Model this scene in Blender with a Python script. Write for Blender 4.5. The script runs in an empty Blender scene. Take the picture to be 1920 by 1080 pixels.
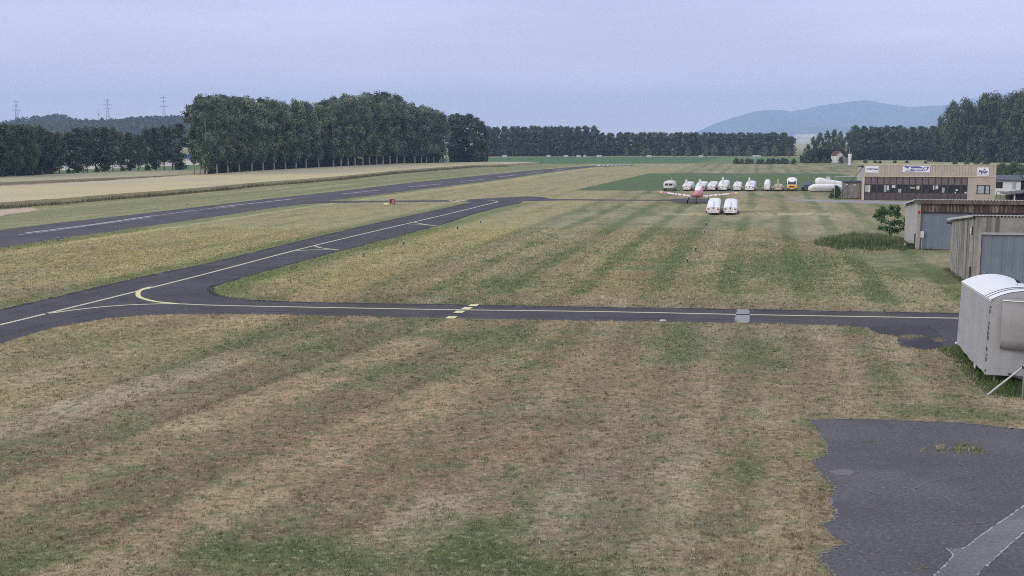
import bpy, math, random
import numpy as np
from mathutils import Vector, Matrix

random.seed(4)
RNG = np.random.default_rng(11)
scene = bpy.context.scene
COL = scene.collection
PI = math.pi

# ------------------------------------------------------------------ camera
CAM_H = 9.0
FOC = 2100.0            # focal length in pixels of a 1920 px wide picture
HOR = 262.0             # row of the horizon in that picture
PITCH = math.atan((540 - HOR) / FOC)
CT, ST = math.cos(PITCH), math.sin(PITCH)

cd = bpy.data.cameras.new('camera')
cam = bpy.data.objects.new('camera', cd)
COL.objects.link(cam)
cam.location = (0, 0, CAM_H)
cam.rotation_euler = (PI / 2 - PITCH, 0, 0)
cd.sensor_width = 36.0
cd.lens = 36.0 * FOC / 1920.0
cd.clip_start = 0.1
cd.clip_end = 40000
scene.camera = cam


def ray(px, py):
    xc, yc = (px - 960) / FOC, (540 - py) / FOC
    return Vector((xc, CT + yc * ST, -ST + yc * CT))


def G(px, py, z=0.0):
    d = ray(px, py)
    t = (z - CAM_H) / d.z
    return Vector((d.x * t, d.y * t, z))


def at_dist(px, py, Y):
    d = ray(px, py)
    t = Y / d.y
    return Vector((d.x * t, Y, CAM_H + d.z * t))


def proj(p):
    v = Vector(p) - Vector((0, 0, CAM_H))
    dep = v.y * CT - v.z * ST
    return 960 + FOC * v.x / dep, 540 - FOC * (v.y * ST + v.z * CT) / dep


def z_for(p, py):
    return at_dist(960, py, p[1]).z


def along_to(p0, d, px, z=0):
    """how far along d from p0 until the picture column px is met"""
    lo, hi = 0.0, 60.0
    for _ in range(50):
        m = (lo + hi) / 2
        q = (p0[0] + d[0] * m, p0[1] + d[1] * m, z)
        if proj(q)[0] < px:
            lo = m
        else:
            hi = m
    return lo


YAW = math.radians(12.5)
RD = Vector((math.sin(YAW), math.cos(YAW), 0))     # along the runway
RP = Vector((math.cos(YAW), -math.sin(YAW), 0))    # to the right of it


# ------------------------------------------------------------------ object helpers
def props(o, label=None, cat=None, group=None, kind=None):
    if label: o['label'] = label
    if cat: o['category'] = cat
    if group: o['group'] = group
    if kind: o['kind'] = kind
    return o


def empty(name, loc, rz=0.0, label=None, cat=None, group=None):
    o = bpy.data.objects.new(name, None)
    COL.objects.link(o)
    o.location = loc
    o.rotation_euler = (0, 0, rz)
    return props(o, label, cat, group)


def copy_tree(o, parent=None):
    c = o.copy()
    COL.objects.link(c)
    if parent is not None:
        c.parent = parent
    for ch in list(o.children):
        copy_tree(ch, c)
    return c


class MB:
    def __init__(s):
        s.v, s.f, s.sm = [], [], []

    def add(s, vs, fs, smooth=False):
        b = len(s.v)
        s.v += [tuple(q) for q in vs]
        s.f += [tuple(i + b for i in q) for q in fs]
        s.sm += [smooth] * len(fs)
        return s

    def box(s, x0, x1, y0, y1, z0, z1):
        vs = [(x, y, z) for z in (z0, z1) for y in (y0, y1) for x in (x0, x1)]
        fs = [(0, 2, 3, 1), (4, 5, 7, 6), (0, 1, 5, 4), (2, 6, 7, 3), (0, 4, 6, 2), (1, 3, 7, 5)]
        return s.add(vs, fs)

    def obox(s, c, ax, ay, az):
        c, ax, ay, az = Vector(c), Vector(ax), Vector(ay), Vector(az)
        vs = [c + ax * i + ay * j + az * k for k in (-1, 1) for j in (-1, 1) for i in (-1, 1)]
        fs = [(0, 2, 3, 1), (4, 5, 7, 6), (0, 1, 5, 4), (2, 6, 7, 3), (0, 4, 6, 2), (1, 3, 7, 5)]
        return s.add(vs, fs)

    def prism(s, poly, z0, z1):
        n = len(poly)
        vs = [(x, y, z0) for x, y in poly] + [(x, y, z1) for x, y in poly]
        fs = [tuple(range(n - 1, -1, -1)), tuple(range(n, 2 * n))]
        fs += [(i, (i + 1) % n, n + (i + 1) % n, n + i) for i in range(n)]
        return s.add(vs, fs)

    def xprism(s, poly, x0, x1):
        """poly in (y, z), pushed along x"""
        n = len(poly)
        vs = [(x0, y, z) for y, z in poly] + [(x1, y, z) for y, z in poly]
        fs = [tuple(range(n - 1, -1, -1)), tuple(range(n, 2 * n))]
        fs += [(i, (i + 1) % n, n + (i + 1) % n, n + i) for i in range(n)]
        return s.add(vs, fs)

    def yprism(s, poly, y0, y1):
        n = len(poly)
        vs = [(x, y0, z) for x, z in poly] + [(x, y1, z) for x, z in poly]
        fs = [tuple(range(n)), tuple(range(2 * n - 1, n - 1, -1))]
        fs += [(i, n + i, n + (i + 1) % n, (i + 1) % n) for i in range(n)]
        return s.add(vs, fs)

    def tube(s, p0, p1, r0, r1=None, n=10, caps=True, smooth=True):
        r1 = r0 if r1 is None else r1
        p0, p1 = Vector(p0), Vector(p1)
        d = (p1 - p0).normalized()
        a = Vector((0, 0, 1)) if abs(d.z) < .9 else Vector((1, 0, 0))
        u = d.cross(a).normalized()
        w = d.cross(u)
        vs = []
        for p, r in ((p0, r0), (p1, r1)):
            for i in range(n):
                t = 2 * PI * i / n
                vs.append(p + u * (r * math.cos(t)) + w * (r * math.sin(t)))
        fs = [(i, n + i, n + (i + 1) % n, (i + 1) % n) for i in range(n)]
        s.add(vs, fs, smooth)
        if caps:
            s.add(vs[:n], [tuple(range(n))])
            s.add(vs[n:], [tuple(range(n - 1, -1, -1))])
        return s

    def path(s, pts, rads, n=8):
        for i in range(len(pts) - 1):
            s.tube(pts[i], pts[i + 1], rads[i], rads[i + 1], n, caps=(i == 0 or i == len(pts) - 2))
        return s

    def loft(s, secs, caps=True, smooth=True, close=True):
        n = len(secs[0])
        vs = [q for sec in secs for q in sec]
        fs = []
        for k in range(len(secs) - 1):
            for i in range(n if close else n - 1):
                j = (i + 1) % n
                fs.append((k * n + i, k * n + j, (k + 1) * n + j, (k + 1) * n + i))
        s.add(vs, fs, smooth)
        if caps:
            s.add(secs[0], [tuple(range(n - 1, -1, -1))])
            s.add(secs[-1], [tuple(range(n))])
        return s

    def ball(s, c, r, n=12, m=8):
        rx, ry, rz = (r, r, r) if not hasattr(r, '__len__') else r
        vs, fs = [], []
        for j in range(m + 1):
            ph = PI * j / m
            for i in range(n):
                t = 2 * PI * i / n
                vs.append((c[0] + rx * math.sin(ph) * math.cos(t), c[1] + ry * math.sin(ph) * math.sin(t), c[2] + rz * math.cos(ph)))
        for j in range(m):
            for i in range(n):
                fs.append((j * n + i, (j + 1) * n + i, (j + 1) * n + (i + 1) % n, j * n + (i + 1) % n))
        return s.add(vs, fs, True)

    def build(s, name, mat, parent=None, loc=None):
        me = bpy.data.meshes.new(name)
        me.from_pydata(s.v, [], s.f)
        me.polygons.foreach_set('use_smooth', s.sm)
        me.materials.append(mat)
        me.update()
        o = bpy.data.objects.new(name, me)
        COL.objects.link(o)
        if parent is not None: o.parent = parent
        if loc is not None: o.location = loc
        return o


def rsec(y, hw, z0, z1, top=0.5, n=18, p=2.6, cx=0.0):
    """closed section at y: flat bottom at z0, rounded shoulders, crown at z1"""
    out = [(cx + hw * .97, y, z0), (cx - hw * .97, y, z0)]
    zs = z0 + (z1 - z0) * (1 - top)
    for i in range(n + 1):
        t = PI * (1 - i / n)
        c, q = math.cos(t), math.sin(t)
        x = hw * math.copysign(abs(c) ** (2 / p), c)
        z = zs + (z1 - zs) * abs(q) ** (2 / p)
        out.append((cx + x, y, z))
    return out


def ell(y, zc, hw, hh, n=16, cx=0.0, p=2.0):
    out = []
    for i in range(n):
        t = 2 * PI * i / n
        c, q = math.cos(t), math.sin(t)
        out.append((cx + hw * math.copysign(abs(c) ** (2 / p), c), y, zc + hh * math.copysign(abs(q) ** (2 / p), q)))
    return out


# ------------------------------------------------------------------ materials
def nodes_of(m):
    m.use_nodes = True
    nt = m.node_tree
    return nt, nt.nodes, nt.links, nt.nodes['Principled BSDF']


def mat(name, col, rough=.7, var=.12, scale=3.0, bump=.0, metal=0.0, streak=0.0, streak_col=None,
        coord='Object', bscale=None, spec=.35, dirt=None, sscale=2.6):
    """painted or raw surface with mottling, optional vertical run marks, dirt blotches and bump"""
    m = bpy.data.materials.new(name)
    nt, N, L, b = nodes_of(m)
    b.inputs['Roughness'].default_value = rough
    b.inputs['Metallic'].default_value = metal
    b.inputs['Specular IOR Level'].default_value = spec
    tc = N.new('ShaderNodeTexCoord')
    ns = N.new('ShaderNodeTexNoise')
    ns.inputs['Scale'].default_value = scale
    ns.inputs['Detail'].default_value = 8
    ns.inputs['Roughness'].default_value = .65
    L.new(tc.outputs[coord], ns.inputs['Vector'])
    rp = N.new('ShaderNodeValToRGB')
    lo = [max(0, c * (1 - 2 * var)) for c in col]
    hi = [min(1, c * (1 + 2 * var)) for c in col]
    rp.color_ramp.elements[0].position = .25
    rp.color_ramp.elements[1].position = .75
    rp.color_ramp.elements[0].color = (*lo, 1)
    rp.color_ramp.elements[1].color = (*hi, 1)
    L.new(ns.outputs['Fac'], rp.inputs['Fac'])
    out = rp.outputs['Color']
    if streak:
        mp = N.new('ShaderNodeMapping')
        mp.inputs['Scale'].default_value = (sscale, sscale, sscale * .06)
        L.new(tc.outputs[coord], mp.inputs['Vector'])
        n2 = N.new('ShaderNodeTexNoise')
        n2.inputs['Scale'].default_value = 1.0
        n2.inputs['Detail'].default_value = 5
        L.new(mp.outputs['Vector'], n2.inputs['Vector'])
        r2 = N.new('ShaderNodeValToRGB')
        r2.color_ramp.elements[0].position = .47
        r2.color_ramp.elements[1].position = .66
        L.new(n2.outputs['Fac'], r2.inputs['Fac'])
        mu = N.new('ShaderNodeMath')
        mu.operation = 'MULTIPLY'
        mu.inputs[1].default_value = streak
        L.new(r2.outputs['Color'], mu.inputs[0])
        mx = N.new('ShaderNodeMix')
        mx.data_type = 'RGBA'
        L.new(mu.outputs[0], mx.inputs['Factor'])
        L.new(out, mx.inputs['A'])
        mx.inputs['B'].default_value = (*(streak_col or [c * .35 for c in col]), 1)
        out = mx.outputs['Result']
    if dirt:
        n3 = N.new('ShaderNodeTexNoise')
        n3.inputs['Scale'].default_value = scale * .5
        n3.inputs['Detail'].default_value = 10
        n3.inputs['Roughness'].default_value = .7
        L.new(tc.outputs[coord], n3.inputs['Vector'])
        r3 = N.new('ShaderNodeValToRGB')
        r3.color_ramp.elements[0].position = .52
        r3.color_ramp.elements[1].position = .72
        L.new(n3.outputs['Fac'], r3.inputs['Fac'])
        mx3 = N.new('ShaderNodeMix')
        mx3.data_type = 'RGBA'
        L.new(r3.outputs['Color'], mx3.inputs['Factor'])
        L.new(out, mx3.inputs['A'])
        mx3.inputs['B'].default_value = (*dirt, 1)
        out = mx3.outputs['Result']
    L.new(out, b.inputs['Base Color'])
    if bump:
        nb = N.new('ShaderNodeTexNoise')
        nb.inputs['Scale'].default_value = bscale or scale * 6
        nb.inputs['Detail'].default_value = 6
        L.new(tc.outputs[coord], nb.inputs['Vector'])
        bp = N.new('ShaderNodeBump')
        bp.inputs['Strength'].default_value = bump
        bp.inputs['Distance'].default_value = .05
        L.new(nb.outputs['Fac'], bp.inputs['Height'])
        L.new(bp.outputs['Normal'], b.inputs['Normal'])
    return m


def ground_mat(name, col=None, contrast=.5, s_fine=2.2, s_mid=.25, rough=.95, bump=.6, attr=None, tint2=None):
    """matter laid flat: colour from an attribute or constant, broken up by noise at three sizes"""
    m = bpy.data.materials.new(name)
    nt, N, L, b = nodes_of(m)
    b.inputs['Roughness'].default_value = rough
    b.inputs['Specular IOR Level'].default_value = .15
    geo = N.new('ShaderNodeNewGeometry')
    if attr:
        a = N.new('ShaderNodeAttribute')
        a.attribute_name = attr
        base = a.outputs['Color']
    else:
        a = N.new('ShaderNodeRGB')
        a.outputs[0].default_value = (*col, 1)
        base = a.outputs[0]
    if tint2:
        nz = N.new('ShaderNodeTexNoise')
        nz.inputs['Scale'].default_value = s_mid * .35
        nz.inputs['Detail'].default_value = 6
        L.new(geo.outputs['Position'], nz.inputs['Vector'])
        rr = N.new('ShaderNodeValToRGB')
        rr.color_ramp.elements[0].position = .42
        rr.color_ramp.elements[1].position = .62
        L.new(nz.outputs['Fac'], rr.inputs['Fac'])
        mx = N.new('ShaderNodeMix')
        mx.data_type = 'RGBA'
        L.new(rr.outputs['Color'], mx.inputs['Factor'])
        L.new(base, mx.inputs['A'])
        mx.inputs['B'].default_value = (*tint2, 1)
        base = mx.outputs['Result']
    n1 = N.new('ShaderNodeTexNoise')
    n1.inputs['Scale'].default_value = s_fine
    n1.inputs['Detail'].default_value = 9
    n1.inputs['Roughness'].default_value = .72
    L.new(geo.outputs['Position'], n1.inputs['Vector'])
    n2 = N.new('ShaderNodeTexNoise')
    n2.inputs['Scale'].default_value = s_mid
    n2.inputs['Detail'].default_value = 6
    L.new(geo.outputs['Position'], n2.inputs['Vector'])
    ad = N.new('ShaderNodeMath')
    ad.operation = 'MULTIPLY_ADD'
    L.new(n1.outputs['Fac'], ad.inputs[0])
    ad.inputs[1].default_value = .75
    md = N.new('ShaderNodeMath')
    md.operation = 'MULTIPLY'
    L.new(n2.outputs['Fac'], md.inputs[0])
    md.inputs[1].default_value = .25
    L.new(md.outputs[0], ad.inputs[2])
    mr = N.new('ShaderNodeMapRange')
    mr.inputs['From Min'].default_value = .3
    mr.inputs['From Max'].default_value = .7
    mr.inputs['To Min'].default_value = 1 - contrast
    mr.inputs['To Max'].default_value = 1 + contrast
    L.new(ad.outputs[0], mr.inputs['Value'])
    vm = N.new('ShaderNodeVectorMath')
    vm.operation = 'SCALE'
    L.new(base, vm.inputs[0])
    L.new(mr.outputs['Result'], vm.inputs['Scale'])
    L.new(vm.outputs['Vector'], b.inputs['Base Color'])
    if bump:
        bp = N.new('ShaderNodeBump')
        bp.inputs['Strength'].default_value = bump
        bp.inputs['Distance'].default_value = .06
        L.new(n1.outputs['Fac'], bp.inputs['Height'])
        L.new(bp.outputs['Normal'], b.inputs['Normal'])
    return m


def attr_mat(name, attr='tint', rough=.8, trans=.0):
    m = bpy.data.materials.new(name)
    nt, N, L, b = nodes_of(m)
    b.inputs['Roughness'].default_value = rough
    b.inputs['Specular IOR Level'].default_value = .2
    a = N.new('ShaderNodeAttribute')
    a.attribute_name = attr
    L.new(a.outputs['Color'], b.inputs['Base Color'])
    if trans:
        tr = N.new('ShaderNodeBsdfTranslucent')
        L.new(a.outputs['Color'], tr.inputs['Color'])
        ms = N.new('ShaderNodeMixShader')
        ms.inputs[0].default_value = trans
        L.new(b.outputs[0], ms.inputs[1])
        L.new(tr.outputs[0], ms.inputs[2])
        L.new(ms.outputs[0], N['Material Output'].inputs['Surface'])
    return m


def glass_mat(name, col=(.02, .025, .03), rough=.08):
    m = bpy.data.materials.new(name)
    nt, N, L, b = nodes_of(m)
    b.inputs['Base Color'].default_value = (*col, 1)
    b.inputs['Roughness'].default_value = rough
    b.inputs['Specular IOR Level'].default_value = .6
    return m


M = dict(
    white=mat('white_gelcoat', (.78, .78, .77), .35, .03, 1.5, dirt=(.66, .65, .62)),
    white_dirty=mat('weathered_white_paint', (.62, .61, .57), .55, .08, 2, dirt=(.42, .40, .35)),
    beige=mat('faded_beige_paint', (.46, .41, .31), .6, .1, 2, dirt=(.25, .21, .15)),
    black=mat('black_rubber', (.018, .018, .02), .8, .1),
    dark=mat('dark_steel', (.045, .045, .05), .6, .15),
    steel=mat('galvanised_steel', (.42, .43, .44), .45, .1, 6, metal=.3),
    red=mat('red_lens', (.35, .015, .015), .3, .05),
    orange=mat('orange_lens', (.6, .2, .03), .3, .05),
    yellow=mat('yellow_paint', (.75, .55, .04), .5, .06),
    ivory=mat('ivory_tip_paint', (.85, .7, .3), .5, .05),
    glass=glass_mat('dark_glass'),
    pink=mat('faded_red_paint', (.56, .20, .21), .4, .08, 2),
    red_paint=mat('red_paint', (.42, .04, .045), .4, .08, 2),
    tan_panel=mat('tan_cladding', (.45, .395, .315), .75, .08, 1.2, streak=.25, streak_col=(.33, .28, .21)),
    tan_trim=mat('cream_trim', (.62, .52, .36), .7, .05),
    brown_panel=mat('brown_door_panel', (.10, .078, .075), .6, .12, 2),
    brown_light=mat('grey_brown_door_panel', (.155, .125, .118), .6, .1, 2),
    brown_dark=mat('dark_brown_frame', (.035, .026, .026), .6, .1),
    concrete=mat('stained_concrete', (.285, .275, .252), .92, .16, 1.3, bump=.4, streak=.8, streak_col=(.085, .08, .078)),
    concrete_pale=mat('pale_render', (.42, .415, .395), .9, .08, 1.0, bump=.25, streak=.3, streak_col=(.22, .2, .18)),
    concrete_post=mat('concrete_post_cement', (.36, .32, .27), .9, .1, 2.5, bump=.3),
    fascia=mat('weathered_fascia_board', (.15, .125, .11), .85, .2, 2, streak=.5, streak_col=(.05, .04, .035)),
    board=mat('peeling_brown_boards', (.075, .045, .035), .85, .2, 3, streak=.7, streak_col=(.34, .30, .25), sscale=7),
    door_blue=mat('blue_grey_sheet_door', (.175, .205, .25), .55, .07, .8, streak=.25, streak_col=(.12, .13, .155)),
    roof_edge=mat('fibre_cement_roof', (.44, .44, .43), .9, .14, 2, bump=.3),
    roof_dark=mat('mossy_roof_sheet', (.12, .105, .1), .9, .25, 1.5, bump=.3),
    slate=mat('slate_roof', (.085, .09, .115), .75, .12, 2),
    wall_white=mat('white_render', (.72, .73, .73), .85, .04, 1.0, dirt=(.62, .62, .6)),
    curtain=mat('grey_blind', (.36, .41, .45), .6, .1, 4),
    sign_white=mat('white_sign_board', (.80, .80, .83), .45, .02),
    navy=mat('navy_lettering', (.02, .03, .12), .5, .05),
    violet=mat('blue_violet_print', (.10, .10, .32), .5, .08),
    grey_print=mat('grey_print', (.32, .34, .42), .5, .08),
    cover=mat('grey_white_caravan_cover', (.35, .355, .365), .7, .04, .9, bump=.5, bscale=2.6, streak=.22, streak_col=(.25, .25, .26), sscale=3.4),
    cover_roof=mat('white_cover_top', (.74, .74, .75), .6, .02, .8, bump=.15, bscale=1.4, dirt=(.63, .63, .62)),
    cover_bay=mat('beige_grey_cover_panel', (.275, .270, .265), .75, .06, .9, bump=.4, bscale=2.5),
    cover_seam=mat('dark_seam', (.08, .08, .09), .8, .1),
    wood_grey=mat('weathered_grey_planks', (.24, .225, .205), .9, .2, 2, streak=.6, streak_col=(.11, .1, .09)),
    bark=mat('dark_bark', (.10, .085, .07), .95, .25, 4, bump=.5),
    bark_pale=mat('pale_poplar_bark', (.36, .315, .26), .9, .2, 3, bump=.4),
    house=mat('pale_house_render', (.70, .70, .66), .85, .05),
    tile=mat('dark_red_tiles', (.12, .045, .04), .85, .15, 3),
    blue_roof=mat('blue_sheet_roof', (.05, .09, .30), .6, .1),
    sock=mat('white_windsock_cloth', (.80, .80, .82), .85, .03),
    brick_red=mat('faded_orange_cloth', (.45, .13, .07), .85, .1),
    van_orange=mat('orange_van_paint', (.72, .33, .035), .35, .05),
    car_navy=mat('navy_car_paint', (.012, .015, .03), .3, .1),
    bird=mat('dark_plumage', (.02, .02, .022), .7, .2),
    pylon=mat('pylon_steel', (.26, .28, .32), .7, .1),
    light_blue=mat('blue_lens', (.02, .08, .35), .25, .05),
)


# ------------------------------------------------------------------ value noise
def vnoise(x, y, seed=0):
    xi, yi = np.floor(x).astype(np.int64), np.floor(y).astype(np.int64)
    fx, fy = x - xi, y - yi
    fx, fy = fx * fx * (3 - 2 * fx), fy * fy * (3 - 2 * fy)

    def h(a, b):
        n = (a * 374761393 + b * 668265263 + seed * 974634211) & 0x7fffffff
        n = ((n ^ (n >> 13)) * 1274126177) & 0x7fffffff
        return ((n ^ (n >> 16)) & 0xffff) / 65535.0
    a, b_, c, d = h(xi, yi), h(xi + 1, yi), h(xi, yi + 1), h(xi + 1, yi + 1)
    return (a * (1 - fx) + b_ * fx) * (1 - fy) + (c * (1 - fx) + d * fx) * fy


def fbm(x, y, seed=0, o=4):
    s, a, t = 0, .5, 0
    for k in range(o):
        s = s + a * vnoise(x * 2 ** k, y * 2 ** k, seed + k * 17)
        t += a
        a *= .55
    return s / t


def sstep(a, b, x):
    t = np.clip((x - a) / (b - a), 0, 1)
    return t * t * (3 - 2 * t)


def inside(poly, x, y):
    r = np.zeros(x.shape, bool)
    n = len(poly)
    for i in range(n):
        x0, y0 = poly[i]
        x1, y1 = poly[(i + 1) % n]
        if y0 == y1: continue
        c = ((y0 > y) != (y1 > y)) & (x < (x1 - x0) * (y - y0) / (y1 - y0) + x0)
        r ^= c
    return r


def gpoly(pts):
    return [tuple(G(*p)[:2]) for p in pts]


# ------------------------------------------------------------------ layout traced on the ground
TAXI = [(-120, 608), (0, 580.5), (150, 546), (250, 522.5), (400, 491), (500, 466.5), (600, 442.5), (700, 419), (800, 397.5),
        (872, 381.5), (884, 379.3), (874, 377.9), (820, 378.2), (740, 379.2), (660, 380), (640, 380.3), (600, 381), (560, 383.5), (540, 385.5),
        (545, 380), (566, 377.8), (620, 376.8), (700, 376.4), (800, 375.6), (876, 374.7),
        (884, 373.4), (943, 370.2), (992, 368.2), (1018, 369), (1030, 372.6), (1060, 373.3), (1150, 374), (1235, 374.6), (1256, 374.2), (1266, 372.6), (1290, 372), (1332, 372.4), (1346, 376), (1340, 380.4), (1300, 381.4), (1268, 380.6), (1256, 377), (1236, 376.6), (1150, 376.2), (1060, 375.8), (981, 377.4),
        (976, 381), (940, 388), (890, 401), (837, 419), (770, 437), (700, 455.5), (640, 470.5), (565, 490.5), (460, 519.5), (408, 535),
        (396, 540), (394, 544.5), (398, 549), (413, 556), (460, 561.5), (538, 565.3), (700, 568.5), (850, 570.6), (977, 573), (1127, 575.5),
        (1360, 579), (1600, 583.5), (1795, 587), (2150, 595), (2150, 668), (1990, 656), (1796, 648.5), (1761, 652), (1734, 656.5), (1690, 650), (1681, 638),
        (1681, 629), (1648, 626), (1625, 614.5), (1584, 611), (1522, 608.7), (1460, 607), (1360, 605), (1202, 602.5), (1020, 600), (850, 597), (695, 593.3),
        (564, 591), (460, 589), (356, 589), (278, 591), (200, 597.5), (100, 614.5), (0, 643.5), (-120, 680)]
RUNWAY = [(-250, 460), (0, 431.5), (125, 416), (250, 402.5), (375, 387.5), (500, 373), (640, 358), (765, 343), (890, 330), (1015, 317.8),
          (1090, 312), (1127, 309.6), (1150, 308.8), (1190, 308.4), (1186, 310.6), (1109, 313.6), (1046, 320.6), (952, 334.4), (890, 342.5), (765, 358), (640, 373.5), (500, 391.5), (375, 410), (250, 428),
          (125, 446), (0, 464.5), (-250, 505)]
APRON = [(1520, 787.5), (1575, 785), (1640, 786), (1710, 789), (1810, 792.5), (1875, 800), (1920, 805), (2200, 834), (2500, 1200), (1600, 1200), (1570, 1110), (1565, 1080),
         (1535, 1042), (1582, 1020), (1562, 1003), (1540, 985), (1567, 970), (1555, 935), (1565, 915), (1535, 885), (1522, 867), (1545, 852), (1550, 835), (1535, 812)]
CROP_MID = [(1078, 356.6), (1150, 340), (1217, 325), (1400, 325), (1573, 325.5), (1612, 334), (1640, 345), (1620, 357), (1573, 358.5), (1400, 357.5), (1229, 356.8), (1090, 357.3)]
CROP_FAR = [(700, 298), (918, 295.4), (1100, 294.6), (1352, 294.4), (1330, 301), (1300, 306.4), (1100, 306.9), (918, 307.2), (700, 309.5)]
CROP_FAR_PALE = [(1354, 294.4), (1520, 294.2), (1520, 306.5), (1302, 306.4), (1332, 301)]
WHEAT_NEAR = [(-250, 412), (0, 390), (104, 382.5), (208, 373.4), (312, 365.4), (417, 356), (480, 349.3), (573, 342), (653, 335), (740, 325.2), (820, 318.6), (887, 313.4),
              (953, 311.8), (1012, 307.4), (913, 306.8), (840, 308.6), (753, 310.2), (620, 317), (493, 324.5), (385, 332.6), (349, 334), (312, 337), (208, 344.4), (104, 351), (0, 357), (-250, 371)]
WHEAT_FAR = [(-250, 360), (0, 347), (130, 341), (260, 335.5), (330, 333), (383, 331.5), (383, 321.3), (260, 323.4), (130, 328.8), (0, 336.2), (-250, 350)]
BROWN_BAND = [(-250, 370), (0, 356), (104, 350.2), (208, 343.6), (312, 336.4), (345, 333.4), (330, 333.2), (260, 335.7), (130, 341.2), (0, 347.2), (-250, 360.2)]
ROAD = [(1470, 374.6), (1500, 374.2), (1640, 376.2), (1720, 377.6), (1900, 380), (1900, 384.5), (1720, 384), (1640, 381.4), (1560, 379), (1500, 376.8)]

wTAXI, wRUN, wAPRON = gpoly(TAXI), gpoly(RUNWAY), gpoly(APRON)


def refine(poly, step, jit, seed=0):
    """subdivide an outline and roughen it sideways"""
    r = random.Random(seed)
    out = []
    n = len(poly)
    for i in range(n):
        a, b = Vector((*poly[i], 0)), Vector((*poly[(i + 1) % n], 0))
        ln = (b - a).length
        if ln < 1e-6: continue
        st = max(step, .012 * (a.length + b.length) / 2 * .5)
        k = max(1, min(int(ln / st), 400))
        nm = Vector((-(b - a).y, (b - a).x, 0)).normalized()
        for q in range(k):
            p = a.lerp(b, q / k) + nm * (r.uniform(-jit, jit) if q else r.uniform(-jit, jit) * .5)
            out.append((p.x, p.y))
    return out


def sheet(name, poly, z, m, kind='structure', parent=None):
    mb = MB()
    mb.add([(x, y, z) for x, y in poly], [tuple(range(len(poly)))])
    o = mb.build(name, m, parent)
    import bmesh
    bm = bmesh.new()
    bm.from_mesh(o.data)
    bmesh.ops.triangulate(bm, faces=bm.faces[:], ngon_method='EAR_CLIP')
    for f in bm.faces:
        if f.normal.z < 0: f.normal_flip()
    bm.to_mesh(o.data)
    bm.free()
    if kind: o['kind'] = kind
    return o


def ribbon(mb, pts, w, z):
    """a strip of constant width along a polyline of ground points"""
    P = [Vector((p[0], p[1], 0)) for p in pts]
    L_, R_ = [], []
    for i, p in enumerate(P):
        a = P[max(0, i - 1)]
        b = P[min(len(P) - 1, i + 1)]
        d = (b - a).normalized()
        n = Vector((-d.y, d.x, 0)) * (w / 2)
        L_.append(p + n)
        R_.append(p - n)
    vs = [(q.x, q.y, z) for q in L_ + R_]
    n = len(P)
    mb.add(vs, [(i, n + i, n + i + 1, i + 1) for i in range(n - 1)])


def smooth_line(pts, k=6):
    """Catmull-Rom through the points"""
    P = [Vector((*p, 0)) for p in pts]
    P = [P[0] * 2 - P[1]] + P + [P[-1] * 2 - P[-2]]
    out = []
    for i in range(1, len(P) - 2):
        for q in range(k):
            t = q / k
            a, b, c, d = P[i - 1], P[i], P[i + 1], P[i + 2]
            out.append(.5 * ((2 * b) + (-a + c) * t + (2 * a - 5 * b + 4 * c - d) * t * t + (-a + 3 * b - 3 * c + d) * t ** 3))
    out.append(P[-2])
    return [(p.x, p.y) for p in out]


# ------------------------------------------------------------------ grass colour over the airfield
STRAW = np.array((.340, .278, .165))
GREYTAN = np.array((.350, .312, .222))
GREEN = np.array((.142, .170, .074))
DEEP = np.array((.080, .128, .042))
BROWN = np.array((.245, .180, .112))
PALE = np.array((.54, .48, .32))

BLOBS = [  # picture place, half sizes across / along (m), strength, turn
    ((600, 1045), 3.2, 1.5, .95), ((470, 1035), 1.6, .8, .7), ((1010, 1062), 1.9, .8, .9), ((1405, 905), .45, 5.0, .8), ((1440, 665), 1.6, 8, .75),
    ((1275, 648), 1.7, 7, .55), ((1010, 640), 3.4, 3.5, .65), ((1270, 860), 1.0, .9, .55), ((350, 635), 6, 3.0, .7), ((120, 680), 7, 2.6, .7),
    ((1640, 690), .7, 9, .55), ((1700, 715), .8, 4, .55), ((1590, 622), 3, 1.2, .7), ((850, 630), 2.5, 1.5, .75), ((940, 530), 2.5, 2.2, .75), ((1090, 540), 3, 3, .6),
    ((1215, 525), 2.2, 4, .4), ((1480, 500), 4, 8, .55), ((1700, 510), 3.5, 4, .6), ((1640, 545), 4, 3, .45), ((480, 545), 3, 2, .9), ((560, 515), 3, 2, .75),
    ((760, 690), 3, 1.5, .4), ((90, 640), 6, 2.0, .6), ((1780, 775), 2, .8, .7), ((1860, 780), 2, .8, .7), ((1600, 800), 1.2, .6, .5)]
BROWNS = [((1180, 740), 3, 4, .6), ((800, 860), 3.5, 3, .5), ((430, 860), 4, 2.5, .6), ((1480, 850), 1.6, 4, .7), ((1000, 830), 2.5, 3, .5), ((620, 780), 5, 3, .5), ((200, 980), 4, 2, .5), ((1540, 720), 3, 4, .45)]
PALES = [((700, 830), 2.0, 7, .55), ((1080, 690), 2.5, 5, .5), ((1400, 740), 3, 3, .35), ((330, 760), 5, 2.2, .4), ((1690, 660), 2, 2.5, .6), ((1660, 720), 2.5, 3, .4)]


def polydist(poly, x, y, closed=True):
    d = np.full(x.shape, 1e9)
    n = len(poly)
    for i in range(n if closed else n - 1):
        a, b = np.array(poly[i]), np.array(poly[(i + 1) % n])
        w_ = b - a
        t = np.clip(((x - a[0]) * w_[0] + (y - a[1]) * w_[1]) / max(1e-9, (w_ ** 2).sum()), 0, 1)
        d = np.minimum(d, np.hypot(x - a[0] - t * w_[0], y - a[1] - t * w_[1]))
    return d


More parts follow.
